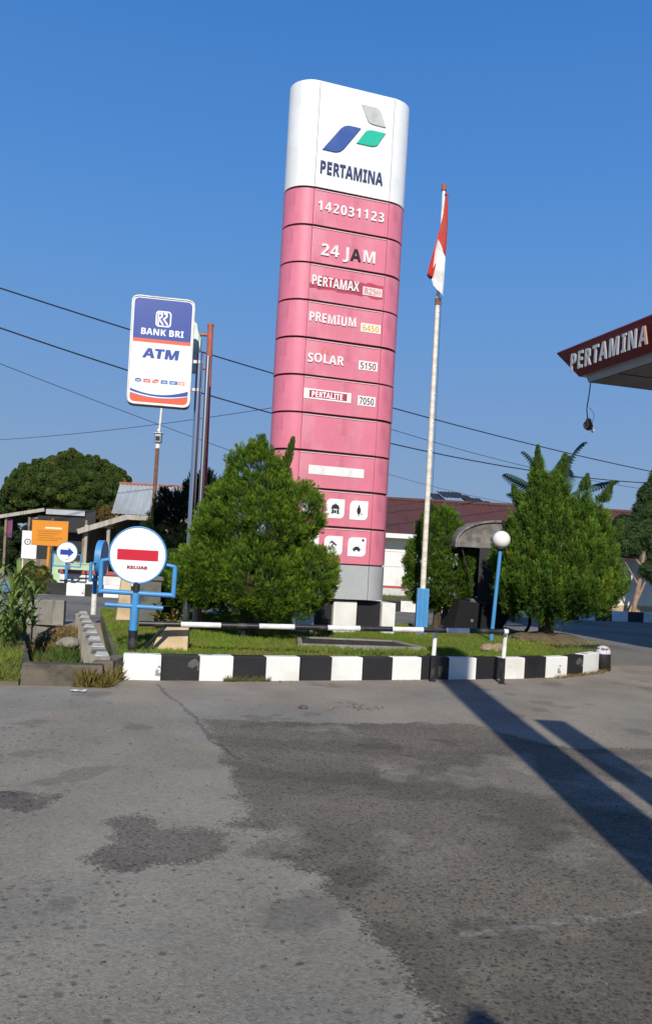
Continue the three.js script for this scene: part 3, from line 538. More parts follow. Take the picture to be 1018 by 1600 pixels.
function roundSign(g, R_, th, tex, y, faceMat) {
  mesh('rim', new THREE.LatheGeometry([[R_ * .93, th / 2 - .012], [R_ * .955, th / 2], [R_ * .995, th / 2], [R_, th / 2 - .008], [R_, -th / 2 + .008], [R_ * .99, -th / 2], [0, -th / 2]].map(([x, yy]) => new THREE.Vector2(x, yy)), 56).rotateX(Math.PI / 2).translate(0, y, 0), M.blue, g);
  mesh('sign_face', new THREE.CircleGeometry(R_ * .955, 56).translate(0, y, th / 2 - .006), faceMat || new THREE.MeshStandardMaterial({ map: tex, roughness: .4 }), g, true);
}
{
  const s = thing('exit_sign', 'large round white sign with red bar and KELUAR lettering in a blue pipe frame', 'round sign', [-2.29, ISLAND_H, 10.4], R(4));
  roundSign(s, .352, .07, KELUAR, 1.19);
  mesh('post', bar(P(-.01, .27, 0), P(0, .73, 0), .052), M.blue, s); mesh('post_foot', bar(P(-.01, -.05, 0), P(-.01, .27, 0), .056), M.black, s);
  mesh('neck', bar(P(.0, .7, 0), P(.0, .86, 0), .042), M.dark, s);
  const pr = .03; mesh('cradle', [bar(P(-.44, .73, 0), P(.45, .72, 0), pr), bar(P(.45, .7, 0), P(.455, 1.08, 0), pr), bar(P(.455, 1.07, 0), P(.35, 1.09, 0), .022), bar(P(-.43, .71, 0), P(-.435, 1.1, 0), pr), bar(P(-.435, 1.1, 0), P(-.345, 1.12, 0), .022), new THREE.SphereGeometry(pr, 10, 8).translate(.45, .715, 0), new THREE.SphereGeometry(pr, 10, 8).translate(-.43, .725, 0)], M.blue, s);
  mesh('cross_pipe', bar(P(-.36, .57, .02), P(.34, .56, .02), .027), M.blue, s);
}
{
  const s = thing('round_sign', 'round blue sign seen from its edge on a white footed post behind the KELUAR sign', 'round sign', [-4.47, ISLAND_H, 17.0], R(92));
  roundSign(s, .36, .13, null, 1.03, M.blue);
  mesh('post', bar(P(-.0, .3, -.1), P(0, .68, -.1), .05), M.blue, s); mesh('post_foot', bar(P(0, -.1, -.1), P(0, .32, -.1), .055), M.white, s);
  mesh('cradle', [bar(P(-.42, .6, -.1), P(.42, .6, -.1), .035), bar(P(.42, .58, -.1), P(.42, .95, -.1), .035), bar(P(-.42, .58, -.1), P(-.42, .95, -.1), .035), bar(P(.42, .93, -.1), P(.34, .95, -.02), .02), bar(P(-.42, .93, -.1), P(-.34, .95, -.02), .02)], M.blue, s);
}
{
  const s = thing('direction_sign', 'small round white sign with blue arrow in a blue frame across the road', 'round sign', [-7.95, 0, 26.2], R(3));
  roundSign(s, .32, .07, ARROW, 1.29);
  mesh('post', bar(P(0, .45, -.02), P(0, .92, -.02), .045), M.blue, s); mesh('post_foot', bar(P(0, 0, -.02), P(0, .46, -.02), .05), M.black, s);
  mesh('cradle', [bar(P(-.42, .86, -.02), P(.42, .86, -.02), .022), bar(P(.42, .85, -.02), P(.42, 1.24, -.02), .022), bar(P(-.42, .85, -.02), P(-.42, 1.24, -.02), .022), bar(P(.42, 1.22, -.02), P(.3, 1.24, -.02), .018), bar(P(-.42, 1.22, -.02), P(-.3, 1.24, -.02), .018)], M.blue, s);
  mesh('barrier_arm', [bar(P(0, .5, -.02), P(.75, .52, .02), .03), bar(P(.05, .2, 0), P(.45, .5, 0), .02)], M.black, s);
}
// ------------------------------------------------------------------ striped barrier bar in front of the island
{
  const b = thing('barrier_bar', 'long black and white banded barrier pipe lying in front of the island', 'barrier', [0, 0, 0]);
  const A = V(-2.24, .625, 10.42), B = V(2.43, .705, 11.3), px = [217, 278, 337, 394, 448, 499, 550, 601, 651, 688, 726, 784, 791];
  for (let i = 0; i < px.length - 1; i++) { const f = (p) => A.clone().lerp(B, (p - 217) / 570); mesh('painted_band', bar(f(px[i]), f(px[i + 1] - .3), .034, .034, 14), i % 2 ? M.white : M.black, b); }
  const leg = (x, d, top) => { mesh('leg', bar(V(x, .34, d), V(x + .01, top, d), .029), M.white, b); mesh('leg_foot', [bar(V(x, 0, d), V(x, .345, d), .031), box(.09, .012, .09, x, .006, -d)], M.black, b); };
  leg(1.49, 11.26, .68); leg(2.44, 11.39, .66);
  mesh('strut', bar(V(-2.2, .28, 10.5), V(-1.93, .6, 10.49), .022), M.black, b);
}
{
  const w = thing('sloped_block', 'cream painted concrete block with one sloping side behind the barrier pipe', 'concrete block', [-1.91, ISLAND_H - .03, 10.85], R(6));
  mesh('body', profile([[-.24, 0], [.22, 0], [.22, .33], [-.07, .33], [-.16, .22]], .34, .012), M.beige, w);
  mesh('footing', box(.5, .05, .4, -.01, .0, 0, .01), M.oldConcrete, w);
  const p = thing('cream_post', 'narrow cream concrete post standing on the grass behind the KELUAR sign', 'post', [-3.42, ISLAND_H - .03, 14.6], R(18));
  mesh('shaft', profile([[-.12, 0], [.12, 0], [.1, .8], [.04, 1.0], [-.04, 1.0]], .2, .012), M.beige, p); mesh('footing', box(.36, .08, .34, 0, .03, 0, .01), M.oldConcrete, p);
  const q = thing('grey_pillar', 'weathered grey concrete pillar between the cream post and the yellow shrub', 'pillar', [-2.95, ISLAND_H - .03, 14.3], R(18));
  mesh('shaft', box(.4, .78, .3, 0, .39, 0, .015), M.greyBlock, q); mesh('coping', box(.46, .07, .36, 0, .81, 0, .015), M.greyBlock, q);
}
// ------------------------------------------------------------------ bank sign
{
  const s = thing('bank_sign', 'tall blue and white BANK BRI ATM box sign on twin steel pipes', 'sign', [-2.2, ISLAND_H - .05, 13.75], R(10));
  const face = canvasTex(560, 1000, (k, w, h) => {
    k.fillStyle = '#eef0f2'; k.fillRect(0, 0, w, h); k.save(); roundRect(k, 22, 22, w - 44, h - 44, 44); k.clip(); k.fillStyle = '#e9ecf0'; k.fillRect(0, 0, w, h);
    k.fillStyle = '#2b4796'; k.fillRect(0, 0, w, 392); k.fillStyle = '#e2623c'; k.fillRect(0, 392, w, 34);
    k.strokeStyle = '#fff'; k.lineWidth = 12; roundRect(k, 222, 132, 126, 134, 24); k.stroke();
    k.lineWidth = 15; k.lineJoin = 'miter'; for (const x of [262, 304]) { k.beginPath(); k.moveTo(x - 26 + 10, 150); k.lineTo(x + 8, 150); k.lineTo(x + 8, 176); k.lineTo(x - 18, 202); k.lineTo(x + 22, 252); k.stroke(); } k.lineWidth = 10; k.beginPath(); k.moveTo(240, 140); k.lineTo(240, 258); k.stroke();
    k.fillStyle = '#fff'; k.font = 'bold 84px sans-serif'; k.textAlign = 'center'; k.textBaseline = 'middle'; k.save(); k.translate(w / 2, 326); k.scale(1.0, .95); k.fillText('BANK BRI', 0, 0); k.restore();
    k.save(); k.translate(w / 2 + 5, 524); k.transform(1.3, 0, -.12, 1, 0, 0); k.font = 'bold 118px sans-serif'; k.fillStyle = '#2c4795'; k.strokeStyle = '#2c4795'; k.lineWidth = 7; k.strokeText('ATM', 0, 0); k.fillText('ATM', 0, 0); k.restore();
    const cols = ['#3a5a9c', '#d0544a', '#d4483c', '#4467a8', '#4c74b8', '#e0a070']; for (let i = 0; i < 6; i++) { const x = 60 + i * 77; k.fillStyle = cols[i]; if (i === 0 || i === 2) { k.beginPath(); k.ellipse(x + 30, 778, 30, 18, i ? -.3 : 0, 0, 7); k.fill(); } else k.fillRect(x, 762, 60 + (i === 4 ? 12 : 0), 34); k.fillStyle = 'rgba(255,255,255,.75)'; k.fillRect(x + 10, 774, 42, 6); k.fillRect(x + 14, 784, 32, 4); }
    k.fillStyle = '#2f4a98'; k.beginPath(); k.moveTo(0, 846); k.quadraticCurveTo(270, 960, w, 838); k.lineTo(w, h); k.lineTo(0, h); k.fill();
    k.fillStyle = '#eef0f2'; k.beginPath(); k.moveTo(0, 872); k.quadraticCurveTo(270, 960, w, 884); k.lineTo(w, 890); k.quadraticCurveTo(270, 972, 0, 886); k.fill();
    k.fillStyle = '#de5f38'; k.beginPath(); k.moveTo(0, 890); k.quadraticCurveTo(270, 976, w, 894); k.lineTo(w, h); k.lineTo(0, h); k.fill(); k.restore(); for (let i = 0; i < 60; i++) { k.fillStyle = 'rgba(110,100,85,' + rr(.015, .06) + ')'; k.fillRect(rr(20, 530), rr(0, 900), rr(2, 7), rr(60, 320)); }
  });
  const bw = .98, bh = 1.72, bx = -.62, by = 4.46;
  const shape = new THREE.Shape(); { const w = bw / 2, h = bh / 2, r = .1; shape.moveTo(-w + r, -h); shape.lineTo(w - r, -h); shape.quadraticCurveTo(w, -h, w, -h + r); shape.lineTo(w, h - r); shape.quadraticCurveTo(w, h, w - r, h); shape.lineTo(-w + r, h); shape.quadraticCurveTo(-w, h, -w, h - r); shape.lineTo(-w, -h + r); shape.quadraticCurveTo(-w, -h, -w + r, -h); }
  mesh('box', new THREE.ExtrudeGeometry(shape, { depth: .17, bevelEnabled: true, bevelSize: .006, bevelThickness: .006, bevelSegments: 2, curveSegments: 8 }).translate(bx, by, -.05), painted([.12, .14, .2], { s: 61, rough: .45 }), s);
  const fg = new THREE.ShapeGeometry(shape, 10), p = fg.attributes.position, uv = fg.attributes.uv; for (let i = 0; i < p.count; i++) uv.setXY(i, p.getX(i) / bw + .5, p.getY(i) / bh + .5);
  mesh('sign_face', fg.translate(bx, by, .129), phys(1, 1, 1, .3, { map: face, clearcoat: .3, clearcoatRoughness: .3 }), s, true);
  mesh('frame', tube(shape.getSpacedPoints(60).map((q) => P(q.x * .985 + bx, q.y * .99 + by, .13)), .014, 160, 6), M.white, s);
  mesh('pipe', bar(P(.0, 0, 0), P(-.01, 4.52, 0), .055, .055, 20), M.steel, s); mesh('pipe', bar(P(.135, 0, -.06), P(.125, 4.5, -.06), .036, .036, 16), M.steelDull, s);
  mesh('bracket', [box(.2, .05, .05, -.06, 4.37, .02), box(.2, .05, .05, -.06, 3.92, .02)], M.steelDull, s);
  mesh('clamp', [new THREE.CylinderGeometry(.064, .064, .05, 18).translate(-.01, 4.37, 0), new THREE.CylinderGeometry(.064, .064, .05, 18).translate(-.01, 3.92, 0)], M.steelDull, s);
}
{
  const s = thing('old_sign', 'faded white rounded sign on a rusty red pole half hidden behind the bank sign', 'sign', [-2.12, ISLAND_H - .05, 14.45], 0);
  mesh('pole', bar(P(.02, 0, 0), P(-.05, 5.15, 0), .05, .05, 14), M.rustRed, s); mesh('pole_cap', new THREE.CylinderGeometry(.055, .055, .04, 14).translate(-.05, 5.17, 0), M.rustRed, s);
  mesh('arm', [bar(P(-.05, 5.0, 0), P(-.3, 5.0, 0), .026), bar(P(-.05, 4.43, 0), P(-.3, 4.43, 0), .026)], M.rustRed, s);
  const sh = new THREE.Shape(); sh.moveTo(-.34, -.36); sh.lineTo(.16, -.36); sh.lineTo(.17, .2); sh.quadraticCurveTo(.12, .26, .1, .42); sh.quadraticCurveTo(-.05, .62, -.3, .4); sh.closePath();
  mesh('plate', new THREE.ExtrudeGeometry(sh, { depth: .1, bevelEnabled: true, bevelSize: .02, bevelThickness: .02, bevelSegments: 2 }).translate(-.38, 4.72, -.05), painted([.68, .76, .68], { s: 62, mott: .08 }), s);
  mesh('stripe', tube([P(-.4, 4.5, .08), P(-.24, 4.75, .075), P(-.22, 4.95, .075)], .012, 12, 6), std(.28, .55, .38, .6), s);
}
{
  const s = thing('meter_pole', 'thin rusty pole with a small meter box rising behind the KELUAR sign', 'pole', [-4.15, 0, 20.2]);
  mesh('lower_pole', bar(P(-.02, 0, 0), P(.02, 3.95, 0), .052, .045, 12), M.rust, s); mesh('upper_pole', bar(P(.02, 3.9, 0), P(.09, 5.4, 0), .03, .028, 10), M.poleWhite, s);
  mesh('meter_box', [box(.16, .2, .16, .03, 4.16, 0, .02), box(.2, .03, .2, .03, 4.285, 0, .01)], M.steelDull, s);
  mesh('meter_lid', box(.1, .1, .02, .03, 4.16, .09, .008), M.dark, s); mesh('collar', [new THREE.CylinderGeometry(.055, .055, .1, 12).translate(.025, 3.98, 0), new THREE.CylinderGeometry(.04, .04, .06, 12).translate(.03, 4.36, 0)], M.white, s);
}
// ------------------------------------------------------------------ flagpole
{
  const s = thing('flagpole', 'tall white rust flecked flagpole in a blue channel steel footing', 'flagpole', [1.78, ISLAND_H - .03, 15.4]);
  mesh('pole', [bar(P(0, .1, 0), P(-.02, 6.05, 0), .052, .042, 16)], M.poleWhite, s); mesh('upper_pole', bar(P(-.02, 6.0, 0), P(-.02, 8.1, 0), .034, .03, 14), M.white, s);
  mesh('joint', new THREE.CylinderGeometry(.05, .05, .12, 14).translate(-.02, 6.05, 0), M.rust, s); mesh('finial', [new THREE.CylinderGeometry(.045, .05, .11, 14).translate(-.02, 8.12, 0)], M.redCap, s);
  mesh('pulley', box(.07, .03, .03, .03, 7.98, .02, .008), M.dark, s);
  mesh('footing', [box(.045, .86, .18, -.085, .43, 0, .008), box(.045, .86, .18, .085, .43, 0, .008), box(.15, .86, .03, 0, .43, -.06, .006), box(.15, .86, .025, 0, .43, .075, .006), box(.022, .84, .03, -.035, .43, .09, .005), box(.022, .84, .03, .035, .43, .09, .005)], M.blue, s);
  mesh('bolt', [0.15, .45, .72].map((y) => new THREE.CylinderGeometry(.018, .018, .24, 8).rotateZ(Math.PI / 2).translate(0, y, .05)), M.rust, s);
  mesh('halyard', tube([P(.03, 7.97, .05), P(.035, 6.1, .05), P(.06, 3.5, .06), P(.07, .9, .06)], .004, 30, 5), M.dark, s);
  // the flag hangs limp: a red field folded over the white one
  const f = thing('flag', 'red and white flag hanging limp and folded near the top of the flagpole', 'flag', [1.78, ISLAND_H - .03, 15.4]); f.scale.x = 1.2;
  const cloth = (rowsL, rowsR, z0, amp, ph) => {           // rows of [x, y] left and right edges, top to bottom
    const n = rowsL.length - 1, NV = 28, NU = 14, pos = [], idx = []; const at = (rows, t) => { const k = Math.min(n - 1e-6, t * n), i = Math.floor(k), a = k - i; return [mixn(rows[i][0], rows[i + 1][0], a), mixn(rows[i][1], rows[i + 1][1], a)]; };
    for (let side = 0; side < 2; side++) for (let j = 0; j <= NV; j++) for (let i = 0; i <= NU; i++) { const t = j / NV, u = i / NU, l = at(rowsL, t), r_ = at(rowsR, t); pos.push(mixn(l[0], r_[0], u), mixn(l[1], r_[1], u), z0 + amp * Math.sin(t * .8 + ph) * Math.sin(u * 8 + t * 1.5 + ph) * (.25 + t) + .05 * Math.sin(u * 3.14) - side * .006); }
    const st = (NV + 1) * (NU + 1); for (let s2 = 0; s2 < 2; s2++) for (let j = 0; j < NV; j++) for (let i = 0; i < NU; i++) { const a = s2 * st + j * (NU + 1) + i, b = a + 1, c = a + NU + 1, d = c + 1; if (s2) idx.push(a, b, c, b, d, c); else idx.push(a, c, b, b, c, d); }
    const g = new THREE.BufferGeometry(); g.setAttribute('position', new THREE.Float32BufferAttribute(pos, 3)); g.setIndex(idx); g.computeVertexNormals(); return g;
  };
  mesh('red_field', [cloth([[.02, 7.98], [-.02, 7.55], [-.1, 7.1], [-.15, 6.85], [-.205, 6.52]], [[.045, 7.98], [.06, 7.55], [.065, 7.1], [.0, 6.9], [-.09, 6.42]], .06, .035, 1), cloth([[-.07, 7.15], [-.08, 7.1], [-.02, 7.0]], [[.06, 7.2], [.062, 7.0], [.055, 6.82]], .085, .02, 2)], M.flagRed, f);
  mesh('white_field', cloth([[-.085, 7.12], [-.11, 6.9], [-.125, 6.6], [-.135, 6.4], [-.11, 6.3]], [[-.07, 7.13], [.02, 6.98], [.052, 6.8], [.05, 6.45], [.045, 6.12]], .105, .03, 3), M.flagWhite, f);
  mesh('shaded_fold', cloth([[-.205, 6.53], [-.2, 6.5], [-.18, 6.46]], [[-.1, 6.52], [-.1, 6.44], [-.1, 6.4]], .03, .01, 1), std(.12, .01, .02, .9), f);  // inside of the folded cloth: its shade is put into a darker red
}
// ------------------------------------------------------------------ garden lamp
{
  const s = thing('globe_lamp', 'garden lamp with white globe on a leaning sky blue pole', 'lamp', [2.9, ISLAND_H - .03, 14.6]);
  mesh('pole', bar(P(0, 0, 0), P(.075, 1.62, 0), .034, .032, 14), M.blue, s); mesh('base_plate', new THREE.CylinderGeometry(.07, .08, .03, 16).translate(0, .02, 0), M.blue, s);
  mesh('holder', new THREE.LatheGeometry([[0, 0], [.05, 0], [.075, .03], [.085, .07], [0, .07]].map(([x, y]) => new THREE.Vector2(x, y)), 20).translate(.078, 1.6, 0), M.dark, s);
  mesh('globe', new THREE.SphereGeometry(.152, 32, 24).translate(.082, 1.79, 0), M.globe, s);
}
// ------------------------------------------------------------------ planting bed, dark slab, stones, litter
{
  const b = thing('planting_bed', 'flat bed of dark soil in a pale concrete frame on the grass', 'planting bed', [0, 0, 0]);
  const q = [[-.3, 12.15], [1.5, 12.55], [1.12, 13.4], [-.35, 13.2]], y0 = ISLAND_H - .03, y1 = ISLAND_H + .045;
  mesh('soil', poly(q, y0, y1 - .02), painted([.035, .03, .026], { s: 63, mott: .5, rough: 1, m: .3, bump: .03 }), b);
  for (let i = 0; i < 4; i++) { const a = q[i], c = q[(i + 1) % 4], dx = c[0] - a[0], dy = c[1] - a[1], l = Math.hypot(dx, dy), nx = -dy / l * .035, ny = dx / l * .035, e = i % 2 ? -.035 : .035, ex = dx / l * e, ey = dy / l * e; mesh('edging', poly([[a[0] - nx - ex, a[1] - ny - ey], [c[0] - nx + ex, c[1] - ny + ey], [c[0] + nx + ex, c[1] + ny + ey], [a[0] + nx - ex, a[1] + ny - ey]], y0, y1 + (i % 2) * .003, .006), M.concrete, b); }
  tag(mesh('dark_slab', [box(.75, .05, .4, 4.2, ISLAND_H + .01, -14.3, .01, .3), box(.3, .03, .3, 4.6, ISLAND_H + .04, -14.35, .01, .4)], M.dark, scene), 'flat dark slab lying on the grass right of the tree trunk', 'cover');  // two flat dark slabs where a dark streak lies on the grass
  const st = [[2.5, 12.9, .1, 'rounded brown stone on the grass below the lamp, the left one of a pair'], [2.68, 12.95, .11, 'rounded tan stone on the grass below the lamp, the right one of a pair']];
  st.forEach(([x, d, r, l], i) => tag(mesh('stone', lump(r, 1.1, .75, .9, 12 + i, 2).translate(x, ISLAND_H + .05, -d), M.stone, scene), l, 'stone'));
  tag(mesh('stone', lump(.045, 1.2, .6, .9, 17, 2).translate(-.15, .015, -8.7), painted([.1, .08, .07], { s: 64, mott: .4, rough: .95, m: .2 }), scene), 'small dark stone lying alone on the pavement before the kerb', 'stone');
  const pa = new THREE.PlaneGeometry(.16, .07, 6, 3), pp = pa.attributes.position; for (let i = 0; i < pp.count; i++) pp.setZ(i, .02 * vn(pp.getX(i) * 30, pp.getY(i) * 30, 5)); pa.rotateX(-Math.PI / 2); pa.computeVertexNormals();
  tag(mesh('paper_scrap', pa.translate(-2.52, .012, -8.95), M.white, scene), 'small crumpled white paper scrap on the pavement in front of the drain', 'litter');
  reseed(71); const tw = []; for (let i = 0; i < 14; i++) { const x = .42 + rr(-.3, .3), d = 8.95 + rr(-.2, .25), a = rr(0, 6.3), l = rr(.03, .13); tw.push(tube([P(x, .008, -d), P(x + Math.cos(a) * l * .5, .02, -d + Math.sin(a) * l * .5), P(x + Math.cos(a + .4) * l, .008, -d + Math.sin(a + .4) * l)], .004, 5, 5)); }
  const tg = mesh('dry_twigs', tw, M.wood, scene); tag(tg, null, null, null, 'stuff');
}
// ------------------------------------------------------------------ trees and shrubs on the island
reseed(301);
conifer('conifer_tree', 'broad bright green conifer of stacked rounded lobes growing in front of the pink totem', 'tree', [-1.18, ISLAND_H - .02, 13.1], [
  [.1, 1.85, 0, .84, .74, .8], [.03, 2.35, 0, .5, .72, .5], [-.4, 1.6, .25, .44, .44, .46], [.64, 1.95, .1, .48, .48, .48], [.3, 1.75, .42, .5, .44, .4], [-.6, .98, .2, .54, .48, .58], [.8, 1.02, .15, .6, .54, .58], [.08, 1.0, .55, .66, .5, .48], [0, .85, -.2, 1.0, .5, .8], [.5, .72, .4, .6, .38, .5]],
  62000, { per: 30, len: [.12, .21], wid: .062, size: [.038, .07], base: [.082, .172, .014], up: .8, tip: .7, vary: .35, warm: .55, depth: .3, lump: .19, freq: 2.8, seed: 3, taper: .35 }, 2.2, .12);
reseed(302);
{ // a stray spire leaning from its top
  const t = scene.getObjectByName('conifer_tree'), it = [];
  for (let i = 0; i < 500; i++) { const a = rnd(), w = .07 * (1 - a) + .015; it.push({ p: P(.42 + .16 * a + rr(-w, w), 2.35 + .72 * a, .05 + rr(-w, w)), q: aim(P(rr(-.4, .6), 1, rr(-.4, .4)), rr(0, 6)), s: P(.1, .14, .1).multiplyScalar(1 - .35 * a), c: ranColor([.055, .11, .018], .3, .8) }); }
  for (let i = 0; i < 260; i++) { const a = rnd(), w = .05 * (1 - a) + .012; it.push({ p: P(.1 + .02 * a + rr(-w, w), 2.8 + .24 * a, .05 + rr(-w, w)), q: aim(P(rr(-.3, .3), 1, rr(-.4, .4)), rr(0, 6)), s: P(.09, .13, .09), c: ranColor([.055, .12, .014], .3, .5) }); }
  scatter('spire', sprayA, it, t);
}
reseed(303);
conifer('conifer_tree', 'small slim conifer standing right behind the flagpole before the white building', 'tree', [2.22, ISLAND_H - .02, 16.7], [
  [0, 1.75, 0, .45, .72, .45], [-.25, 1.35, .1, .42, .55, .42], [.22, 1.3, .1, .45, .55, .45], [-.14, .95, .1, .5, .5, .5], [.22, .9, 0, .48, .45, .48]],
  24000, { per: 30, len: [.13, .22], wid: .065, size: [.042, .075], base: [.068, .148, .012], vary: .35, warm: .45, depth: .26, lump: .2, seed: 5, taper: .4 }, 1.6, .09);
reseed(304);
conifer('conifer_tree', 'large shaggy conifer with pointed upright spires at the right end of the island', 'tree', [4.02, ISLAND_H - .02, 15.4], [
  [.05, 1.6, 0, .8, .9, .84], [-.18, 2.3, 0, .38, .7, .42], [-.26, 2.72, .0, .13, .45, .14], [.1, 2.6, .05, .15, .42, .16], [.48, 2.15, .1, .25, .5, .28], [.8, 2.0, .1, .2, .45, .22], [-.5, 1.95, .1, .28, .45, .3], [.72, 1.4, .1, .5, .6, .55], [-.55, 1.4, .1, .46, .55, .5], [.3, 1.12, .3, .8, .48, .7], [-.15, 1.08, .35, .72, .46, .65], [.98, 1.08, .1, .32, .38, .42], [-.62, .98, .1, .38, .34, .42]],
  48000, { per: 64, len: [.32, .6], wid: .07, size: [.055, .105], base: [.068, .15, .018], tip: .7, up: 1.3, vary: .4, warm: .5, depth: .34, lump: .22, freq: 2.4, seed: 7, taper: .3 }, 2.4, .15, sprayB);
{
  const t = scene.getObjectByName('conifer_tree_002'), it = []; reseed(306);
  for (const [x, y, l, lx] of [[-.3, 3.05, .42, -.02], [.13, 3.0, .36, .05], [.88, 2.55, .35, .18], [.55, 2.75, .25, .05], [-.62, 2.45, .28, -.1], [1.15, 1.9, .3, .12]]) for (let i = 0; i < 240; i++) { const a = rnd(), w = .085 * (1 - a) + .01; it.push({ p: P(x + lx * a + rr(-w, w), y + l * a, .05 + rr(-w, w)), q: aim(P(rr(-.3, .3) + lx, 1, rr(-.3, .3)), rr(0, 6)), s: P(.11, .16, .11).multiplyScalar(1 - .35 * a), c: ranColor([.05, .115, .02], .35, .5) }); }
  scatter('spire', sprayB, it, t);
  // low mound of dry grass round its foot
  const m = mesh('root_mound', lump(.75, 1, .2, .8, 31).translate(0, .02, .1), painted([.17, .13, .065], { s: 66, mott: .5, rough: 1, m: .4, bump: .02 }), t);
}
reseed(305);
conifer('dark_conifer', 'very dark dense conifer behind the steel pipes of the bank sign', 'tree', [-3.0, ISLAND_H - .02, 16.8], [
  [.25, 1.7, 0, .75, .85, .7], [.55, 2.05, 0, .42, .75, .4], [-.3, 1.2, .1, .6, .6, .6], [.2, .9, .2, .9, .5, .7]],
  15000, { per: 45, len: [.22, .36], wid: .09, size: [.06, .12], base: [.016, .034, .012], vary: .35, warm: .2, depth: .3, lump: .22, seed: 9, taper: .3 }, 1.8, .1);
conifer('low_conifer', 'low rounded green conifer bush between the KELUAR sign and the broad conifer', 'bush', [-2.55, ISLAND_H - .02, 15.3], [[0, .85, 0, .55, .42, .5], [.35, .7, .1, .5, .4, .5], [-.2, .6, .1, .45, .36, .5]],
  7000, { per: 42, len: [.18, .3], wid: .08, size: [.06, .11], base: [.05, .11, .015], vary: .35, warm: .4, depth: .25, lump: .2, seed: 10 }, .8, .06);
function leafPlant(name, label, at, n, len, w, base, group, spread = .5, heightJ = .3) {   // stems of long arching leaves, each leaf its own
  const t = thing(name, label, 'plant', at, rr(0, 6), group), mats = [0, 1, 2].map((i) => phys(base[0] * (.8 + .25 * i), base[1] * (.85 + .15 * i), base[2], .6, { transmission: .15, thickness: 0, specularIntensity: .4 }));
  mesh('stem', bar(P(0, -.02, 0), P(0, len * .75, 0), .014, .006, 7), mats[0], t);
  for (let i = 0; i < n; i++) {
    const a = i * 2.4 + rr(-.3, .3), y0 = len * (.1 + .62 * i / n), L = len * rr(.45, .75), up = rr(.55, 1.1), pos = [], idx = [], S = 7, c = Math.cos(a), s = Math.sin(a);
    for (let j = 0; j <= S; j++) { const u = j / S, r = L * spread * u * 1.2, y = y0 + L * (up * u - .75 * u * u * up), ww = w * Math.sin(Math.PI * (.12 + .88 * u) ** .8) * (1 - .25 * u), sag = .35 * ww; pos.push(c * r - s * ww, y + sag, s * r + c * ww, c * r, y, s * r, c * r + s * ww, y + sag, s * r - c * ww); if (j < S) { const k = j * 3; idx.push(k, k + 3, k + 1, k + 1, k + 3, k + 4, k + 1, k + 4, k + 2, k + 2, k + 4, k + 5); } }
    const g = new THREE.BufferGeometry(); g.setAttribute('position', new THREE.Float32BufferAttribute(pos, 3)); g.setIndex(idx); g.computeVertexNormals(); mesh('leaf', g, mats[i % 3], t);
  }
  return t;
}
reseed(310);
{
  const g = 'leafy stalk plants on the verge at the left edge';
  const sp = [[-4.72, 12.3, .95], [-4.6, 12.55, 1.15], [-4.95, 12.7, 1.05], [-4.5, 12.3, .8], [-4.66, 13.0, 1.2], [-5.1, 13.3, 1.15], [-4.5, 12.9, .95], [-4.85, 13.5, 1.15], [-4.62, 13.6, .95], [-4.55, 11.9, .75], [-4.9, 12.1, .95], [-5.2, 12.6, 1.1], [-4.35, 11.6, .5]];
  sp.forEach(([x, d, h]) => leafPlant('stalk_plant', 'tall plant with long arching green leaves in the clump beside the drain', [x, .02, d], 18, h * 1.2, .034, [.16, .25, .055], g, .3));
  leafPlant('yellow_plant', 'yellowish broad leaved plant growing beside the red pole under the conifer', [-2.2, ISLAND_H - .02, 12.6], 13, .5, .045, [.24, .19, .04]);
  leafPlant('yellow_plant', 'green and yellow leaved plant beside the grey pillar behind the KELUAR sign', [-2.55, ISLAND_H - .02, 13.2], 13, .55, .045, [.14, .15, .035]);
}
// ------------------------------------------------------------------ grass
function grassTuft() { const pos = []; reseed(77); for (let i = 0; i < 7; i++) { const a = i * .9, r = .12 * i / 7, c = Math.cos(a), s = Math.sin(a), l = .7 + .4 * Math.sin(i * 5), o = .35 + .3 * Math.sin(i * 2.3), w = .045; pos.push(c * r - s * w, 0, s * r + c * w, c * r + s * w, 0, s * r - c * w, c * (r + o * .45), l * .65, s * (r + o * .45), c * r + s * w, 0, s * r - c * w, c * (r + o), l, s * (r + o), c * (r + o * .45), l * .65, s * (r + o * .45)); } const g = new THREE.BufferGeometry(); g.setAttribute('position', new THREE.Float32BufferAttribute(pos, 3)); g.computeVertexNormals(); return g; }
const tuft = grassTuft();
function grass(name, area, n, y, h, base, skip = () => false, dens = () => 1) {
  const xs = area.map((p) => p[0]), ds = area.map((p) => p[1]), x0 = Math.min(...xs), x1 = Math.max(...xs), d0 = Math.min(...ds), d1 = Math.max(...ds), it = []; let guard = 0;
  while (it.length < n && guard++ < n * 8) { const x = rr(x0, x1), d = rr(d0, d1); if (!inPoly(area, x, d) || skip(x, d) || rnd() > dens(x, d)) continue; const t = fbm(x * 1.6, d * 1.6, 4, 401), dry = sstep(.5, .66, fbm(x * 2.3 + 8, d * 2.3, 4, 402)), s = rr(h[0], h[1]) * (.6 + .8 * t); const b = [mixn(base[0], .2, dry * .6) * (.7 + .6 * t), mixn(base[1], .17, dry * .5) * (.75 + .5 * t), mixn(base[2], .06, dry * .5)]; it.push({ p: P(x, typeof y === 'function' ? y(x, d) : y, -d), q: new THREE.Quaternion().setFromEuler(new THREE.Euler(rr(-.25, .25), rr(0, 6.28), rr(-.25, .25))), s: P(s, s, s), c: ranColor(b, .25, .25) }); }
  return scatter(name, tuft, it, scene);
}
reseed(320);
const bedQ = [[-.36, 12.1], [1.56, 12.5], [1.18, 13.46], [-.41, 13.26]];
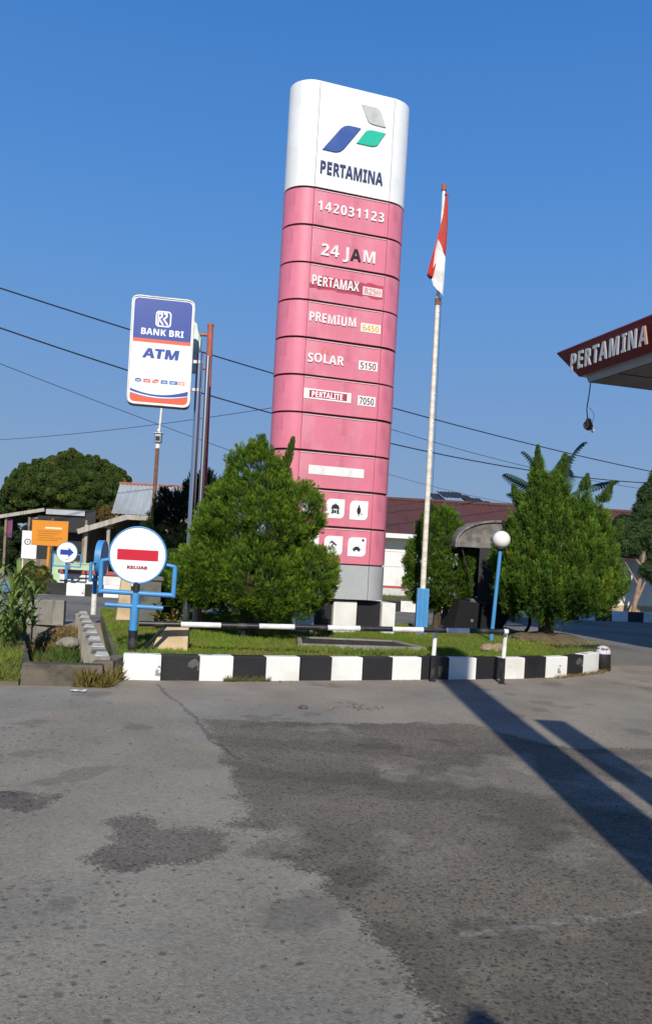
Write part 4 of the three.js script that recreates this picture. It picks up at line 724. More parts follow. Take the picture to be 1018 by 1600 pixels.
grass('grass', islandPts, 56000, ISLAND_H - .02, [.035, .085], [.13, .21, .028], (x, d) => inPoly(bedQ, x, d), (x, d) => clamp(.35 + 1.3 * (fbm(x * 1.2 + 3, d * 1.2, 4, 403) - .3)));
grass('verge_grass', [[-3.28, 9.3], [-5.7, 16.2], [-8.5, 16.8], [-8.5, 9.0], [-6.4, 9.05]], 26000, .02, [.05, .14], [.13, .19, .035], undefined, (x, d) => clamp(.25 + 1.5 * (fbm(x * 1.1, d * 1.1, 4, 404) - .25)));
grass('kerb_weeds', [[-1.15, 10.2], [-.6, 10.42], [-.62, 10.5], [-1.15, 10.33]], 160, 0, [.03, .09], [.07, .12, .03]);
grass('kerb_weeds', [[-2.3, 9.86], [-.2, 10.55], [1.8, 11.46], [3.5, 12.4], [3.5, 12.32], [1.8, 11.36], [-.2, 10.48], [-2.3, 9.8]], 260, 0, [.012, .04], [.16, .14, .06], undefined, (x, d) => sstep(.5, .6, fbm(x * 2.3, d * 2.3, 3, 406)));
grass('kerb_weeds', [[3.4, 12.2], [4.4, 13.2], [4.75, 13.9], [4.68, 14.0], [4.3, 13.4], [3.4, 12.45]], 500, 0, [.02, .06], [.2, .16, .07]);
grass('drain_weeds', [[-3.1, 9.6], [-2.55, 9.7], [-3.75, 13.4], [-4.5, 13.4]], 2400, (x, d) => -.48, [.14, .4], [.05, .10, .02]);
grass('drain_weeds', [[-2.62, 9.25], [-2.3, 9.3], [-2.3, 9.9], [-2.62, 9.7]], 260, (x, d) => .0, [.06, .2], [.12, .11, .03], (x, d) => d > 9.45 && d < 9.6);
grass('dry_roots', [[-4.75, 13.7], [-3.75, 13.7], [-4.0, 14.8], [-4.9, 14.8]], 1300, (x, d) => .04 - 1.2 * ((x + 4.32) ** 2) - .8 * ((d - 14.5) ** 2), [.06, .18], [.24, .17, .08]);
grass('roadside_grass', [[-9.4, 25.3], [-5, 26.8], [1, 27.3], [10, 29], [18, 32], [18, 36], [-9.4, 36]], 9000, .06, [.06, .2], [.1, .13, .035]);

// ------------------------------------------------------------------ left background: stall, house, mango, signs
function corrugated(w, h, pitch, amp, th = .01) {            // sheet in x,y plane, ridges along y, centred at the top edge
  const n = Math.round(w / pitch) * 4, s = new THREE.Shape(), f = (x) => amp * Math.sin(x / pitch * 6.2832);
  for (let i = 0; i <= n; i++) { const x = -w / 2 + w * i / n; s[i ? 'lineTo' : 'moveTo'](x, f(x)); } for (let i = n; i >= 0; i--) { const x = -w / 2 + w * i / n; s.lineTo(x, f(x) - th); }
  return new THREE.ExtrudeGeometry(s, { depth: h, bevelEnabled: false, steps: 1 }).rotateX(Math.PI / 2);      // hangs down from y = 0
}
function roofSheets(parent, name, n, x0, x1, top, bot, mat, pitch = .14) {   // n sheets side by side from ridge top [y, d] to eave bot [y, d] in local coordinates
  const w = (x1 - x0) / n, dy = bot[0] - top[0], dz = -(bot[1] - top[1]), l = Math.hypot(dy, dz), g = corrugated(w + .06, l, pitch, .02);
  for (let i = 0; i < n; i++) { const m = mesh(name, g.clone(), mat, parent); m.position.set(x0 + w * (i + .5), top[0] + (i % 2) * .014, -top[1]); m.rotation.x = Math.atan2(-dz, -dy) + rr(-.006, .006); m.rotation.z = 0; }
}
reseed(330);
{
  const h = thing('wooden_house', 'old wooden house with pale zinc roof and sagging lean-to behind the road on the left', 'house', [0, 0, 0]);
  roofSheets(h, 'roof_sheet', 3, -7.65, -3.6, [3.86, 31.2], [2.72, 30.2], M.zinc);
  roofSheets(h, 'roof_sheet', 3, -7.65, -3.6, [3.86, 31.25], [2.72, 33.2], M.zinc);
  mesh('ridge_cap', bar(V(-7.7, 3.88, 31.2), V(-3.5, 3.86, 31.2), .045, .045, 8), M.rustRed, h);
  mesh('gable', new THREE.ExtrudeGeometry(new THREE.Shape([[30.25, 2.6], [33.1, 2.6], [31.22, 3.8]].map(([a, b]) => new THREE.Vector2(a, b))), { depth: .08, bevelEnabled: false }).rotateY(Math.PI / 2).translate(-7.55, 0, 0), M.wood, h);
  mesh('wall', [box(4, 2.6, .12, -5.55, 1.3, -32.6), box(.12, 2.6, 2.2, -7.5, 1.3, -31.6), box(.12, 2.6, 2.2, -3.6, 1.3, -31.6)], M.wood, h);
  for (let i = 0; i < 22; i++) mesh('wall_plank', box(.16, 2.5, .03, -7.35 + i * .175, 1.28, -32.5 + (i % 3) * .008, .004), i % 4 ? M.wood : M.greyWood, h);
  // lean-to roof with a pale sagging fascia
  mesh('lean_to_roof', [poly([[-8.3, 28.5], [-6.75, 28.5], [-6.75, 31], [-8.3, 31]], 0, .03)].map((g) => { const p = g.attributes.position; for (let i = 0; i < p.count; i++) p.setY(i, p.getY(i) + 2.06 + (p.getX(i) + 8.3) * .36 + (-p.getZ(i) - 28.5) * .05); g.computeVertexNormals(); return g; }), M.zinc, h);
  mesh('lean_to_roof', box(2.9, .03, 2.4, -5.3, 2.62, -29.7), M.zinc, h);
  mesh('fascia', [plank(V(-8.33, 1.98, 28.45), V(-6.7, 2.56, 28.45), .17, .04), box(2.4, .16, .05, -5.55, 2.55, -28.5, .01)], M.greyWood, h);
  for (const x of [-8.1, -7.35, -6.6, -5.4]) mesh('post', box(.11, 2.25, .11, x, 1.1, -28.7, .01), M.greyWood, h);
  mesh('dark_partition', [box(2.9, 2.0, .06, -6.85, 1.2, -30.8), box(.06, 2.1, 2.2, -8.2, 1.1, -29.8)], M.wood, h); mesh('shelf', [box(1.6, .06, .5, -6.4, .95, -30.4), box(1.6, .06, .5, -6.4, 1.5, -30.5)], M.wood, h);
  for (let i = 0; i < 9; i++) mesh('stored_bundle', lump(.16, rr(.7, 1.1), rr(.7, 1.3), .9, 50 + i, 1).translate(-7.05 + i * .17, 1.12 + (i % 3) * .05, -30.4), i % 2 ? M.brick : M.wood, h);
  const w = thing('low_wall', 'low white wall with dark red coping along the road before the old house', 'wall', [0, 0, 0], 0);
  mesh('wall_body', poly([[-8.35, 26.9], [-4.2, 27.3], [-4.2, 27.5], [-8.35, 27.1]], 0, .62, .01), M.wallWhite, w); mesh('coping', poly([[-8.4, 26.84], [-4.2, 27.24], [-4.2, 27.56], [-8.4, 27.16]], .622, .74, .015), M.redCap, w);
  const s = thing('roadside_stall', 'dark wooden roadside stall with a tilted roof below the mango tree', 'stall', [0, 0, 0]);
  for (let i = 0; i < 4; i++) { const a = -12.5 + i * .85, g = corrugated(.9, 3.2, .15, .018); const m = mesh('roof_sheet', g, M.greyWood, s); m.position.set(a + .4, 2.55 + .12 * i, -36); m.rotation.x = Math.PI / 2 - .12; }
  mesh('fascia', plank(V(-12.6, 2.46, 32.75), V(-10.9, 2.82, 32.75), .13, .04), M.greyWood, s); mesh('fascia', box(1.5, .2, .05, -10.1, 2.75, -32.8, .01), M.canopyGrey, s);
  mesh('wall', [box(3.4, 2.5, .1, -10.8, 1.25, -35.6), box(.1, 2.4, 2.6, -9.2, 1.2, -34.3)], M.dark, s);
  for (const x of [-12.4, -11.5, -10.6, -9.3]) mesh('post', box(.09, 2.5, .09, x, 1.25, -32.9, .01), M.wood, s);
  mesh('curtain', box(.28, .75, .05, -12.3, 2.05, -32.95, .02), painted([.16, .035, .1], { s: 71 }), s); mesh('dark_interior', [box(2.3, 2.2, .06, -10.2, 1.5, -33.4), box(1.9, .9, .05, -9.9, 2.45, -32.9, .01)], M.dark, s); mesh('counter', box(2.6, .9, .4, -10.6, .45, -33.2, .02), M.wood, s);  // near-black panels: the dark of the shaded interior put into colour
}
{
  const b = thing('orange_notice', 'orange notice board on a yellow post beside the weeds across the road', 'notice board', [-8.9, 0, 27.4], R(-3));
  const tex = canvasTex(256, 170, (k, w, h) => { k.fillStyle = '#d98a1c'; k.fillRect(0, 0, w, h); k.fillStyle = '#f0e0c0'; k.fillRect(92, 38, 124, 13); k.fillStyle = '#a85f14'; for (let i = 0; i < 5; i++) k.fillRect(36 + (i % 2) * 8, 68 + i * 17, 178 - (i % 3) * 26, 6); });
  const g = new THREE.BoxGeometry(1.18, .76, .04); mesh('panel', g.translate(0, 1.86, 0), M.orange, b);
  mesh('print', new THREE.PlaneGeometry(1.14, .72).translate(0, 1.86, .023), new THREE.MeshStandardMaterial({ map: tex, roughness: .6 }), b, true);
  mesh('post', bar(P(-.05, 0, -.05), P(-.02, 1.6, -.05), .05), M.orange, b); mesh('frame_edge', [box(1.22, .03, .05, 0, 2.25, 0, .01), box(1.22, .03, .05, 0, 1.47, 0, .01)], M.orange, b);
  const p = thing('mint_pillar', 'pale mint green gate pillar standing beside the round arrow sign', 'pillar', [-8.75, 0, 28.0], R(8)); mesh('shaft', box(.48, 1.24, .4, 0, .62, 0, .02), M.mint, p); mesh('coping', box(.54, .07, .46, 0, 1.27, 0, .015), M.mint, p);
  const q = thing('mint_pillar', 'lower mint green wall piece behind the frame of the arrow sign', 'wall piece', [-8.05, 0, 28.3], R(8)); mesh('shaft', box(.75, .9, .18, 0, .45, 0, .02), M.mint, q); mesh('coping', box(.8, .05, .22, 0, .92, 0, .01), M.mint, q);
  const w = thing('white_banner', 'white upright banner board with a round dark mark left of the orange notice', 'banner', [-10.1, 0, 29], R(6));
  const bt = canvasTex(64, 128, (k) => { k.fillStyle = '#ecebe9'; k.fillRect(0, 0, 64, 128); k.strokeStyle = '#555a60'; k.lineWidth = 5; k.beginPath(); k.arc(24, 50, 13, 0, 7); k.stroke(); k.fillStyle = '#7a7f86'; k.fillRect(20, 46, 8, 8); });
  mesh('board', box(.5, .95, .05, 0, 1.45, 0, .01), M.white, w); mesh('print', new THREE.PlaneGeometry(.46, .9).translate(0, 1.45, .028), new THREE.MeshStandardMaterial({ map: bt, roughness: .7 }), w, true); mesh('post', [bar(P(-.2, 0, -.05), P(-.2, 1.9, -.05), .025), bar(P(.2, 0, -.05), P(.2, 1.9, -.05), .025)], M.white, w);
  const lp = thing('white_post', 'thin white post far down the gravel road at the left edge', 'post', [-17.6, 0, 46]); mesh('shaft', bar(P(0, 0, 0), P(0, 2.6, 0), .11, .1, 10), M.white, lp); mesh('post_cap', new THREE.SphereGeometry(.12, 10, 8).translate(0, 2.6, 0), M.white, lp);
  const bl = thing('blue_bundle', 'blue and red plastic bundle lying on the gravel by the weeds', 'bundle', [-9.2, .05, 24.6]); mesh('sack', lump(.22, 1.2, .8, .9, 81, 2).translate(0, .15, 0), painted([.1, .2, .36], { s: 72, mott: .4 }), bl); mesh('rag', lump(.2, 1.2, .5, .8, 83, 2).translate(-.5, .1, .1), painted([.45, .16, .1], { s: 73, mott: .4 }), bl);
}
function broadleaf(name, label, at, lobes, n, size, base, trunkPts, tr, seed, geo = tuftA, bark = M.bark, cat = 'tree') {
  const t = thing(name, label, cat, at); reseed(seed);
  mesh('trunk', trunkGeo(trunkPts, tr, tr * .6, seed), bark, t); const top = trunkPts[trunkPts.length - 1], L = []; lobes.forEach((l, i) => L.push(bar(top, P(l[0], l[1] - l[4] * .3, l[2]), tr * .5, tr * .12, 6))); mesh('limb', L, bark, t);
  const per = 34, k = Math.cbrt(lobes[0][3] * lobes[0][4] * lobes[0][5]), it = plumeCrown(lobes, Math.round(n / per), per, { size, base, up: .25, vary: .3, warm: .5, len: [.22 * k, .36 * k], wid: .16 * k, tip: .4, lump: .26, freq: 2.2, seed }); for (const x of lobedCrown(lobes.map((l) => [l[0], l[1], l[2], l[3] * .85, l[4] * .85, l[5] * .85]), Math.round(n * .25), { size, base, up: .35, vary: .4, warm: .5, depth: .4, lump: .26, freq: 2.2, seed })) it.push(x);
  scatter('crown', geo, it, t); return t;
}
broadleaf('mango_tree', 'wide dense mango tree with rounded crown above the stall roofs', [-12.5, 0, 41], [[0, 4.3, 0, 2.3, 1.5, 2], [-1.5, 4.0, .3, 1.5, 1.2, 1.4], [1.5, 4.1, .3, 1.5, 1.35, 1.4], [.5, 4.7, .3, 1.6, 1.15, 1.4], [-2.4, 3.4, 0, 1.0, .9, 1], [2.4, 3.4, 0, .9, 1.0, 1]], 17000, [.15, .29], [.05, .092, .02], [P(0, 0, 0), P(.1, 1.2, 0), P(0, 2.6, 0)], .25, 340);
broadleaf('small_tree', 'small loose pale green tree at the left edge beside the mango tree', [-16.4, 0, 42], [[0, 2.8, 0, .9, .9, .8], [.5, 2.2, .1, .8, .7, .7], [-.2, 3.3, 0, .5, .5, .5]], 1500, [.16, .3], [.07, .11, .05], [P(0, 0, 0), P(.1, 1, 0), P(0, 2, 0)], .1, 341);
broadleaf('fruit_tree', 'reddish brown leaved tree between the mango crown and the zinc roof', [-8.6, 0, 34], [[0, 2.5, 0, .9, .7, .8], [.6, 2.9, 0, .6, .6, .6], [-.7, 2.1, .1, .6, .5, .6]], 1700, [.14, .26], [.11, .09, .03], [P(0, 0, 0), P(.05, .9, 0), P(0, 1.8, 0)], .09, 342);
broadleaf('dark_bush', 'dark green bush growing behind the white banner board', [-13.4, 0, 38], [[0, 1.1, 0, 1.5, 1.1, 1], [-1.2, .9, 0, 1.1, .9, 1], [1.2, .9, 0, 1.2, .8, 1]], 2600, [.14, .28], [.025, .05, .018], [P(0, 0, 0), P(0, .4, 0), P(0, .8, 0)], .08, 343, tuftA, M.bark, 'bush');
broadleaf('roadside_bush', 'untidy green and brown weeds bush under the orange notice board', [-8.95, 0, 26.6], [[0, .45, 0, .36, .42, .4], [.25, .25, .2, .4, .26, .4], [-.25, .6, 0, .22, .3, .25]], 900, [.1, .2], [.09, .12, .035], [P(0, 0, 0), P(0, .3, 0), P(0, .6, 0)], .03, 344, tuftB, M.bark, 'bush');
broadleaf('far_trees', 'low green trees far down the gravel road at the left edge', [-29, 0, 72], [[0, 1.6, 0, 3, 1.5, 2], [4, 1.4, 0, 3, 1.4, 2], [-5, 1.8, 0, 3, 1.6, 2]], 3500, [.3, .6], [.05, .08, .035], [P(0, 0, 0), P(0, .6, 0), P(0, 1, 0)], .2, 345);
// ------------------------------------------------------------------ right background: white building, wall, trees
reseed(350);
{
  const b = thing('white_building', 'long white building with a dark maroon metal roof behind the totem and flagpole', 'building', [0, 0, 0]);
  mesh('wall', [box(14, 2.75, 5, 6.8, 1.37, -39.4)], M.wallWhite, b); mesh('stripe', box(14.04, .1, .04, 6.8, .46, -36.89, .01), M.redCap, b); mesh('wall_base', box(14.06, .4, .08, 6.8, .2, -36.87, .01), painted([.55, .54, .5], { s: 74 }), b);
  roofSheets(b, 'roof_sheet', 12, -.6, 14.2, [4.42, 39.4], [2.72, 36.2], M.maroon, .25); roofSheets(b, 'roof_sheet', 12, -.6, 14.2, [4.42, 39.45], [2.72, 42.6], M.maroon, .25);
  mesh('ridge_cap', bar(V(-.7, 4.45, 39.4), V(14.3, 4.45, 39.4), .09, .09, 8), M.maroon, b);
  mesh('eave_board', box(14.9, .2, .06, 6.8, 2.66, -36.22, .01), M.wallWhite, b); mesh('eave_ceiling', box(14.6, .04, .8, 6.8, 2.6, -36.6), M.wallWhite, b);
  mesh('gable', new THREE.ExtrudeGeometry(new THREE.Shape([[36.9, 2.7], [41.9, 2.7], [39.4, 4.3]].map(([a, c]) => new THREE.Vector2(a, c))), { depth: .08, bevelEnabled: false }).rotateY(Math.PI / 2).translate(13.72, 0, 0), M.wallWhite, b);
  mesh('wall_groove', [box(14.03, .025, .03, 6.8, 1.35, -36.9), box(14.03, .025, .03, 6.8, 2.0, -36.9)], painted([.6, .6, .57], { s: 75 }), b);
  const r = thing('ragged_roof', 'black ragged sheet roof rising behind the ridge of the maroon roof', 'roof', [0, 0, 0]);
  for (let i = 0; i < 6; i++) { const g = corrugated(.62, 2.2, .2, .02), m = mesh('roof_sheet', g, M.dark, r); m.position.set(5.75 + i * .55, 5.12 - Math.abs(i - 1.5) * .13, -44.5 - (i % 2) * .03); m.rotation.set(Math.PI / 2 + .22, 0, -.06 + rr(-.04, .04)); }
  mesh('beam', box(3.9, .3, .12, 7.15, 4.62, -43.5, .02), M.dark, r); mesh('beam', box(.9, .1, .1, 9.1, 4.5, -43.3, .02), M.greyWood, r); for (const x of [5.6, 7.2, 8.7]) mesh('post', box(.12, 4.4, .12, x, 2.2, -43.5), M.wood, r);
  const b2 = thing('low_building', 'lower building with a dark red roof behind the white boundary wall on the right', 'building', [0, 0, 0]);
  roofSheets(b2, 'roof_sheet', 6, 12.9, 22, [3.72, 45], [2.55, 41.4], M.maroon, .25); roofSheets(b2, 'roof_sheet', 6, 12.9, 22, [3.72, 45.05], [2.55, 48.6], M.maroon, .25); mesh('wall', box(8.6, 2.6, 6, 17.5, 1.3, -45), M.wallWhite, b2); mesh('ridge_cap', bar(V(12.85, 3.75, 45), V(22, 3.75, 45), .08, .08, 8), M.maroon, b2);
  const w = thing('boundary_wall', 'white plastered boundary wall with stained foot along the far right road', 'wall', [0, 0, 0]);
  mesh('wall_body', poly([[8.6, 30.6], [24, 35.2], [24, 35.4], [8.6, 30.8]], .05, 2.12, .01), M.wallWhite, w); mesh('stained_foot', poly([[8.6, 30.57], [24, 35.17], [24, 35.2], [8.6, 30.6]], .05, .42), painted([.48, .36, .22], { s: 76, mott: .3, rough: .95 }), w);
  const cp = thing('tiled_coping', 'short pink red tiled roof piece on top of the white boundary wall', 'coping', [0, 0, 0]); for (let i = 0; i < 4; i++) mesh('tile', box(.42, .3, .5, 10.05 + i * .4, 2.3 - .012 * (i % 2), -31.15 - i * .12, .03, R(16)), M.redCap, cp);
}
reseed(360);
{
  const t = thing('layered_tree', 'tall blue green layered tree in front of the white boundary wall at the right edge', 'tree', [11.05, .1, 30.2]);
  mesh('trunk', trunkGeo([P(-.1, -.05, 0), P(-.02, .5, 0), P(.1, 1.3, 0), P(.2, 2.6, 0), P(.3, 4.2, 0)], .085, .04, 9), M.paleBark, t); mesh('limb', [bar(P(0, .5, 0), P(.4, 1.6, .1), .06, .03, 8), bar(P(.05, 1.1, 0), P(-.5, 1.9, .1), .04, .015, 6), bar(P(.1, 1.8, 0), P(-.7, 2.7, .1), .04, .015, 6), bar(P(.15, 2.3, 0), P(1.0, 3.1, 0), .04, .015, 6), bar(P(.1, 1.3, 0), P(.9, 1.9, .1), .04, .015, 6)], M.paleBark, t);
  const lobes = [[-.75, 2.85, 0, .42, .45, .45], [-.4, 2.55, .1, .45, .38, .45], [-.55, 3.2, 0, .35, .35, .35], [0, 3.0, 0, .6, .55, .5], [.2, 3.7, 0, .45, .45, .42], [.35, 4.3, 0, .4, .5, .38], [.5, 4.8, 0, .22, .4, .22], [.9, 3.2, 0, .6, .8, .5], [.9, 4.1, 0, .5, .6, .45], [.95, 2.3, 0, .55, .45, .5], [.5, 1.7, .1, .42, .32, .4], [.95, 1.5, 0, .5, .36, .5]];
  scatter('crown', tuftB, lobedCrown(lobes, 6000, { size: [.12, .22], base: [.05, .10, .034], up: .5, vary: .45, warm: .3, depth: .55, lump: .35, freq: 3, seed: 12 }), t);
}
broadleaf('wall_shrub', 'small drooping shrub by the wall right of the large conifer', [8.95, .1, 29.5], [[0, .7, 0, .4, .45, .4], [.3, .5, 0, .35, .3, .35], [-.3, .9, 0, .3, .4, .3]], 700, [.14, .3], [.03, .06, .025], [P(0, 0, 0), P(0, .3, 0), P(0, .6, 0)], .04, 362, tuftA, M.bark, 'bush');
{ // feathery fronds behind the large conifer
  const t = thing('feather_palm', 'young palm with blue green feathery fronds rising behind the large right conifer', 'palm', [4.85, .25, 18.6]); reseed(365);
  mesh('trunk', trunkGeo([P(0, -.05, 0), P(.02, .9, 0), P(0, 1.8, 0), P(0, 2.75, 0)], .1, .07, 4), M.bark, t);
  const fm = phys(.05, .10, .085, .6, { transmission: .12, thickness: 0, specularIntensity: .4 });
  for (const [tx, ty, tz, s] of [[-1.05, .65, .1, .16], [-.66, 1.18, -.1, .14], [-.3, 1.0, -.5, .15], [.6, 1.42, .1, .2], [1.35, .62, .1, .14], [.45, .9, -.6, .15], [-.8, .3, -.6, .14], [.2, 1.1, .3, .15], [1.0, .2, -.5, .15]]) {
    const c = new THREE.QuadraticBezierCurve3(P(0, 2.7, 0), P(tx * .45, 2.7 + ty * .85, tz * .5), P(tx, 2.7 + ty, tz)), gs = [new THREE.TubeGeometry(c, 14, .012, 5)], pos = [];
    for (let i = 4; i < 46; i++) { const u = i / 46, o = c.getPointAt(u), tan = c.getTangentAt(u), sd = new THREE.Vector3().crossVectors(tan, UPV).normalize(), side = i % 2 ? 1 : -1, l = s * 3.2 * Math.sin(Math.PI * (.15 + .75 * u)), e = o.clone().addScaledVector(sd, side * l * .75).addScaledVector(tan, l * .5).add(P(0, -l * .45, 0)), w = tan.clone().multiplyScalar(.03); const mid = o.clone().lerp(e, .5).add(P(0, l * .1, 0)); pos.push(...o.clone().add(w).toArray(), ...mid.clone().add(w).toArray(), ...o.clone().sub(w).toArray(), ...mid.clone().add(w).toArray(), ...mid.clone().sub(w).toArray(), ...o.clone().sub(w).toArray(), ...mid.clone().add(w).toArray(), ...e.toArray(), ...mid.clone().sub(w).toArray()); }
    const g = new THREE.BufferGeometry(); g.setAttribute('position', new THREE.Float32BufferAttribute(pos, 3)); g.computeVertexNormals(); gs.push(g); mesh('frond', gs, fm, t);
  }
}
// ------------------------------------------------------------------ cycle rickshaw parked under the trees
{
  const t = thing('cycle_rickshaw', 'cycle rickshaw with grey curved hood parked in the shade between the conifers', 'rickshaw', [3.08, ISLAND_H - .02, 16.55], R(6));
  const hood = []; for (let i = 0; i <= 14; i++) { const a = Math.PI * (.0 + .60 * i / 14); hood.push([.12 - .86 * Math.cos(a), 1.66 + .52 * Math.sin(a) ** .8]); }
  const s = new THREE.Shape(); hood.forEach(([x, y], i) => s[i ? 'lineTo' : 'moveTo'](x, y)); hood.slice().reverse().forEach(([x, y]) => s.lineTo(x * .975, y - .03));
  mesh('hood', new THREE.ExtrudeGeometry(s, { depth: 1.05, bevelEnabled: true, bevelSize: .008, bevelThickness: .008, bevelSegments: 1 }).translate(0, 0, -.5), M.canvasGrey, t);
  const sd = new THREE.Shape(); hood.forEach(([x, y], i) => sd[i ? 'lineTo' : 'moveTo'](x * .985, y - .01)); sd.lineTo(.42, 1.665); sd.closePath(); mesh('hood_side', new THREE.ExtrudeGeometry(sd, { depth: .02, bevelEnabled: false }).translate(0, 0, .5), M.canvasGrey, t);
  for (const z of [-.42, .42]) for (const x of [-.6, .05, .45]) mesh('hood_rod', bar(P(x * .5 + .05, .62, z), P(x, 1.7, z), .014), M.dark, t);
  mesh('seat', [box(.75, .14, .9, .0, .62, 0, .04), box(.14, .62, .9, .38, .92, 0, .05)], painted([.06, .05, .07], { s: 77 }), t); mesh('body', profile([[-.7, .1], [-.2, .06], [.2, .1], [.46, .5], [.48, .62], [-.15, .6], [-.6, .66]], 1.12, .02), std(.008, .008, .01, 1), t); mesh('shade_panel', [box(.72, 1.0, .03, .1, 1.17, .5, .01), box(.9, .98, .03, .05, 1.18, -.48, .01)], M.dark, t);  // near-black body and dark panels stand in for the shade under the hood
  const wheel = (x, z, r) => { const w = mesh('wheel', new THREE.TorusGeometry(r, .024, 10, 40).translate(x, r + .0, z), M.rubber, t); mesh('rim', new THREE.TorusGeometry(r - .03, .012, 8, 40).translate(x, r, z), M.rust, w); const sp = []; for (let i = 0; i < 20; i++) { const a = i / 20 * 6.2832; sp.push(bar(P(x, r, z), P(x + Math.cos(a) * (r - .03), r + Math.sin(a) * (r - .03), z), .0035, .0035, 5)); } mesh('spokes', sp, M.steelDull, w); mesh('hub', new THREE.CylinderGeometry(.03, .03, .1, 10).rotateX(Math.PI / 2).translate(x, r, z), M.steelDull, w); };
  wheel(.55, .35, .3); wheel(-.35, -.52, .28); wheel(-.35, .52, .28);
  mesh('frame', [bar(P(-.35, .28, .5), P(-.35, .28, -.5), .02), bar(P(.3, .4, .3), P(.55, .3, .35), .018), bar(P(.3, .75, .3), P(.55, .3, .35), .018), bar(P(.3, .4, .3), P(.3, 1.0, .3), .02)], M.rustRed, t); mesh('saddle', box(.26, .08, .16, .5, .95, .33, .03), M.rubber, t); mesh('handlebar', [bar(P(.2, 1.05, -.1), P(.2, 1.05, .55), .014), bar(P(.25, .8, .3), P(.2, 1.05, .3), .014)], M.steelDull, t);
  mesh('pennant', box(.22, .12, .25, .52, 1.62, .4, .03), painted([.5, .2, .2], { s: 79 }), t);
}
// ------------------------------------------------------------------ station canopy at the upper right
{
  const c = thing('station_canopy', 'dark red fuel station canopy edge with standing PERTAMINA letters at the upper right', 'canopy', [5.3, 5.54, 17.9], R(-74));
  const LX = 24, LZ = -13, sx = .1;                         // local x runs towards the viewer, +z is outward to the left
  mesh('soffit', box(LX - .1, .06, 12.9, LX / 2, .03, LZ / 2, 0), M.soffit, c); const ps = []; for (let i = 1; i < 24; i++) ps.push(box(.02, .012, 12.9, i, -.004, LZ / 2)); mesh('soffit_joint', ps, M.core, c);
  const ring = (o0, y0, o1, y1) => { const a = [[-o0, o0], [LX + o0, o0], [LX + o0, LZ - o0], [-o0, LZ - o0]], b = [[-o1, o1], [LX + o1, o1], [LX + o1, LZ - o1], [-o1, LZ - o1]], pos = []; for (let i = 0; i < 4; i++) { const j = (i + 1) % 4, A = P(a[i][0], y0, a[i][1]), B = P(a[j][0], y0, a[j][1]), C = P(b[j][0], y1, b[j][1]), D = P(b[i][0], y1, b[i][1]); for (const v of [A, B, C, A, C, D]) pos.push(v.x, v.y, v.z); } const g = new THREE.BufferGeometry(); g.setAttribute('position', new THREE.Float32BufferAttribute(pos, 3)); g.computeVertexNormals(); return g; };
  mesh('gutter_trim', [ring(0, 0, .04, .13), ring(.04, .13, .14, .13)], M.canopyGrey, c); mesh('fascia', [ring(.14, .13, .50, .66), ring(.50, .66, .47, .69), ring(.47, .69, -.2, .72)], M.canopyRed, c);
  mesh('roof_deck', box(LX + .3, .05, 13.2, LX / 2, .70, LZ / 2), M.canopyGrey, c);
  const holder = new THREE.Group(); holder.name = 'lettering'; holder.position.set(.02, .29, .47); c.add(holder);
  letters(holder, 'PERTAMINA', .02, 2.6, 0, .255, .03, .0, M.letterWhite, 'letter', { narrow: .86, jitter: .01 });
  for (const m of [...holder.children]) { m.material = [M.logoGrey, m === holder.children[8] ? M.orangeEdge : M.canopyGrey]; const g = m.geometry, n = g.attributes.normal; g.clearGroups(); const fr = [], sdv = []; for (let i = 0; i < n.count; i += 3) (Math.abs(n.getZ(i)) > .9 ? fr : sdv).push(i, i + 1, i + 2); g.setIndex([...fr, ...sdv]); g.addGroup(0, fr.length, 0); g.addGroup(fr.length, sdv.length, 1); }
  for (const [x, z] of [[4.5, -4], [13, -4], [4.5, -10], [13, -10], [21, -4], [21, -10]]) mesh('column', box(.4, 5.54, .4, x, -2.77, z, .02), M.wallWhite, c);
  const l = thing('hanging_lamp', 'dead lamp holder dangling on a cable from the corner of the red canopy', 'lamp', [5.33, 4.66, 17.85]);
  mesh('cable', tube([P(0, .88, 0), P(-.02, .6, 0), P(-.05, .3, .01), P(-.01, .06, 0)], .012, 16, 6), M.wire, l); mesh('cable', tube([P(0, .35, 0), P(.1, .2, .02), P(.08, .02, 0)], .005, 12, 5), M.wire, l);
  mesh('lamp_body', [lump(.1, 1, 1.05, 1, 91, 2).translate(0, -.03, 0), new THREE.CylinderGeometry(.05, .07, .08, 12).translate(0, .07, 0)], painted([.06, .05, .05], { s: 80, mott: .5 }), l); mesh('bulb', new THREE.SphereGeometry(.04, 12, 10).translate(.09, -.14, .02), M.globe, l);
}
// ------------------------------------------------------------------ overhead wires
{
  const wire = (a, b, sag, r, label, i0 = -8, i1 = 32) => { const A = V(...a), B = V(...b), pts = []; for (let i = i0; i <= i1; i++) { const t = i / 24, p = A.clone().lerp(B, t); p.y -= sag * 4 * t * (1 - t); pts.push(p); } const w = tag(mesh('power_line', tube(pts, r, 160, 6), M.wire, scene), label, 'power line'); return w; };
  wire([-9.59, 8.65, 24], [15.82, 6.69, 42], .35, .022, 'uppermost thick black power line running behind the totem and flag pole');
  wire([-9.53, 7.53, 24], [15.85, 6.12, 42], .85, .022, 'second thick black power line, passing just below the uppermost one');
  wire([-11.05, 7.35, 28], [9, 3.6, 50], .3, .011, 'thin wire sloping down to the right below the two thick power lines at left');
  wire([-17.54, 6.85, 45], [2, 7.5, 29], .25, .012, 'thin wire rising to the right across the sky below the bank sign', -8, 21);
  wire([1.5, 6.95, 33.5], [15.02, 6.27, 45], .2, .012, 'thin faint wire between the two thick lines right of the flagpole', 0);
  wire([2.4, 6.8, 49], [9.5, 5.5, 50], .1, .012, 'thin faint wire just above the maroon roof behind the flagpole', 0);
}
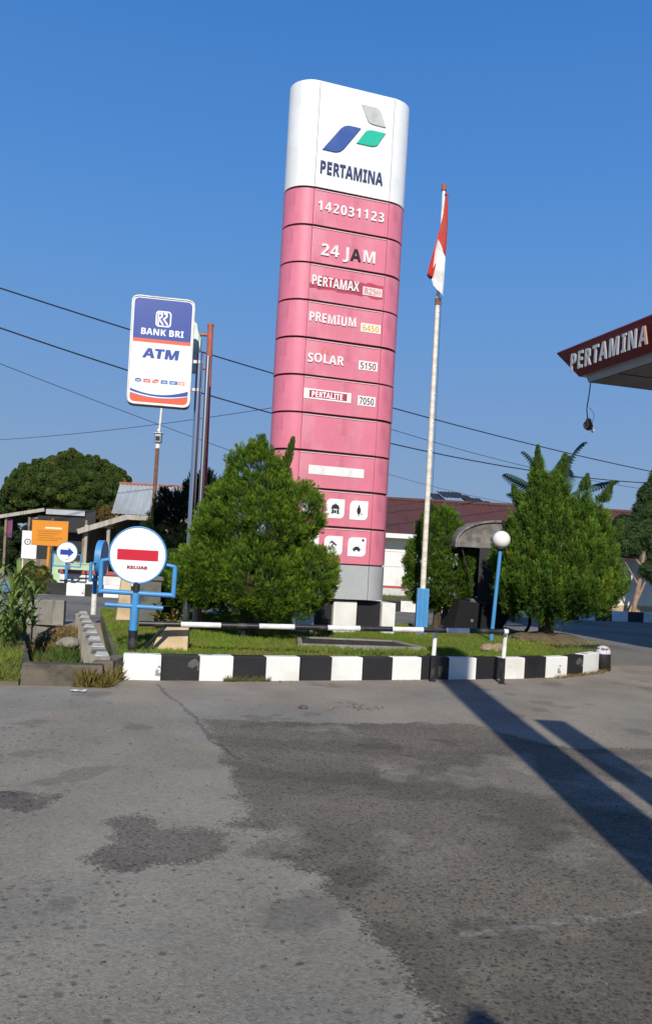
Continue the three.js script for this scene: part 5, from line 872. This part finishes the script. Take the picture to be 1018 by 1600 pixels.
// ------------------------------------------------------------------ unseen posts added out of view to cast the shadows on the pavement
{
  const p = thing('shadow_pillar', 'unseen tall square pillar added beside the viewer to throw the long shadow on the pavement', 'pillar', [2.01, 0, 1.0]); mesh('shaft', box(.46, 8.2, .4, 0, 4.1, 0, .02), M.concrete, p); mesh('footing', box(.6, .12, .6, 0, .06, 0, .02), M.concrete, p);
  const q = thing('shadow_pillar', 'unseen shorter square pillar added beside the viewer to throw the second shadow', 'pillar', [2.52, 0, 1.3]); mesh('shaft', box(.32, 4.98, .32, 0, 2.49, 0, .02), M.concrete, q); mesh('footing', box(.5, .12, .5, 0, .06, 0, .02), M.concrete, q);
}
{
  const p = thing('shadow_post', 'unseen round topped post added behind the viewer to throw the short lower shadow', 'post', [.70, 0, -2]); mesh('shaft', new THREE.LatheGeometry([[.15, 0], [.11, 3.1], [.08, 3.26], [.04, 3.34], [0, 3.37]].map(([x, y]) => new THREE.Vector2(x, y)), 24), M.concrete, p);  // invented post, shaped only to cast the short shadow
}
// loose chips of stone lying on the broken asphalt
{
  reseed(380); const it = [], g = new THREE.IcosahedronGeometry(1, 0);
  for (let i = 0; i < 5200; i++) { const d = 2.6 + 6 * Math.pow(rnd(), 1.7), x = rr(-1, 1) * (.5 + d * .42), as = inPoly(ASPH, x, d); if (!as && rnd() < .55) continue; const s = rr(.0022, .0065) * (rnd() < .04 ? 1.8 : 1), k = as ? rr(.03, .13) : rr(.05, .15); it.push({ p: P(x, s * .12, -d), q: new THREE.Quaternion().setFromEuler(new THREE.Euler(rr(0, 6), rr(0, 6), rr(0, 6))), s: P(s * rr(.8, 1.5), s * rr(.4, .7), s), c: lin(k, k * .96, k * .9) }); }
  const im = new THREE.InstancedMesh(g, std(1, 1, 1, .95), it.length), m4 = new THREE.Matrix4(); it.forEach((o, i) => { im.setMatrixAt(i, m4.compose(o.p, o.q, o.s)); im.setColorAt(i, o.c); }); im.name = 'stone_chips'; im.userData.kind = 'stuff'; scene.add(im);
}
renderer.render(scene, camera);
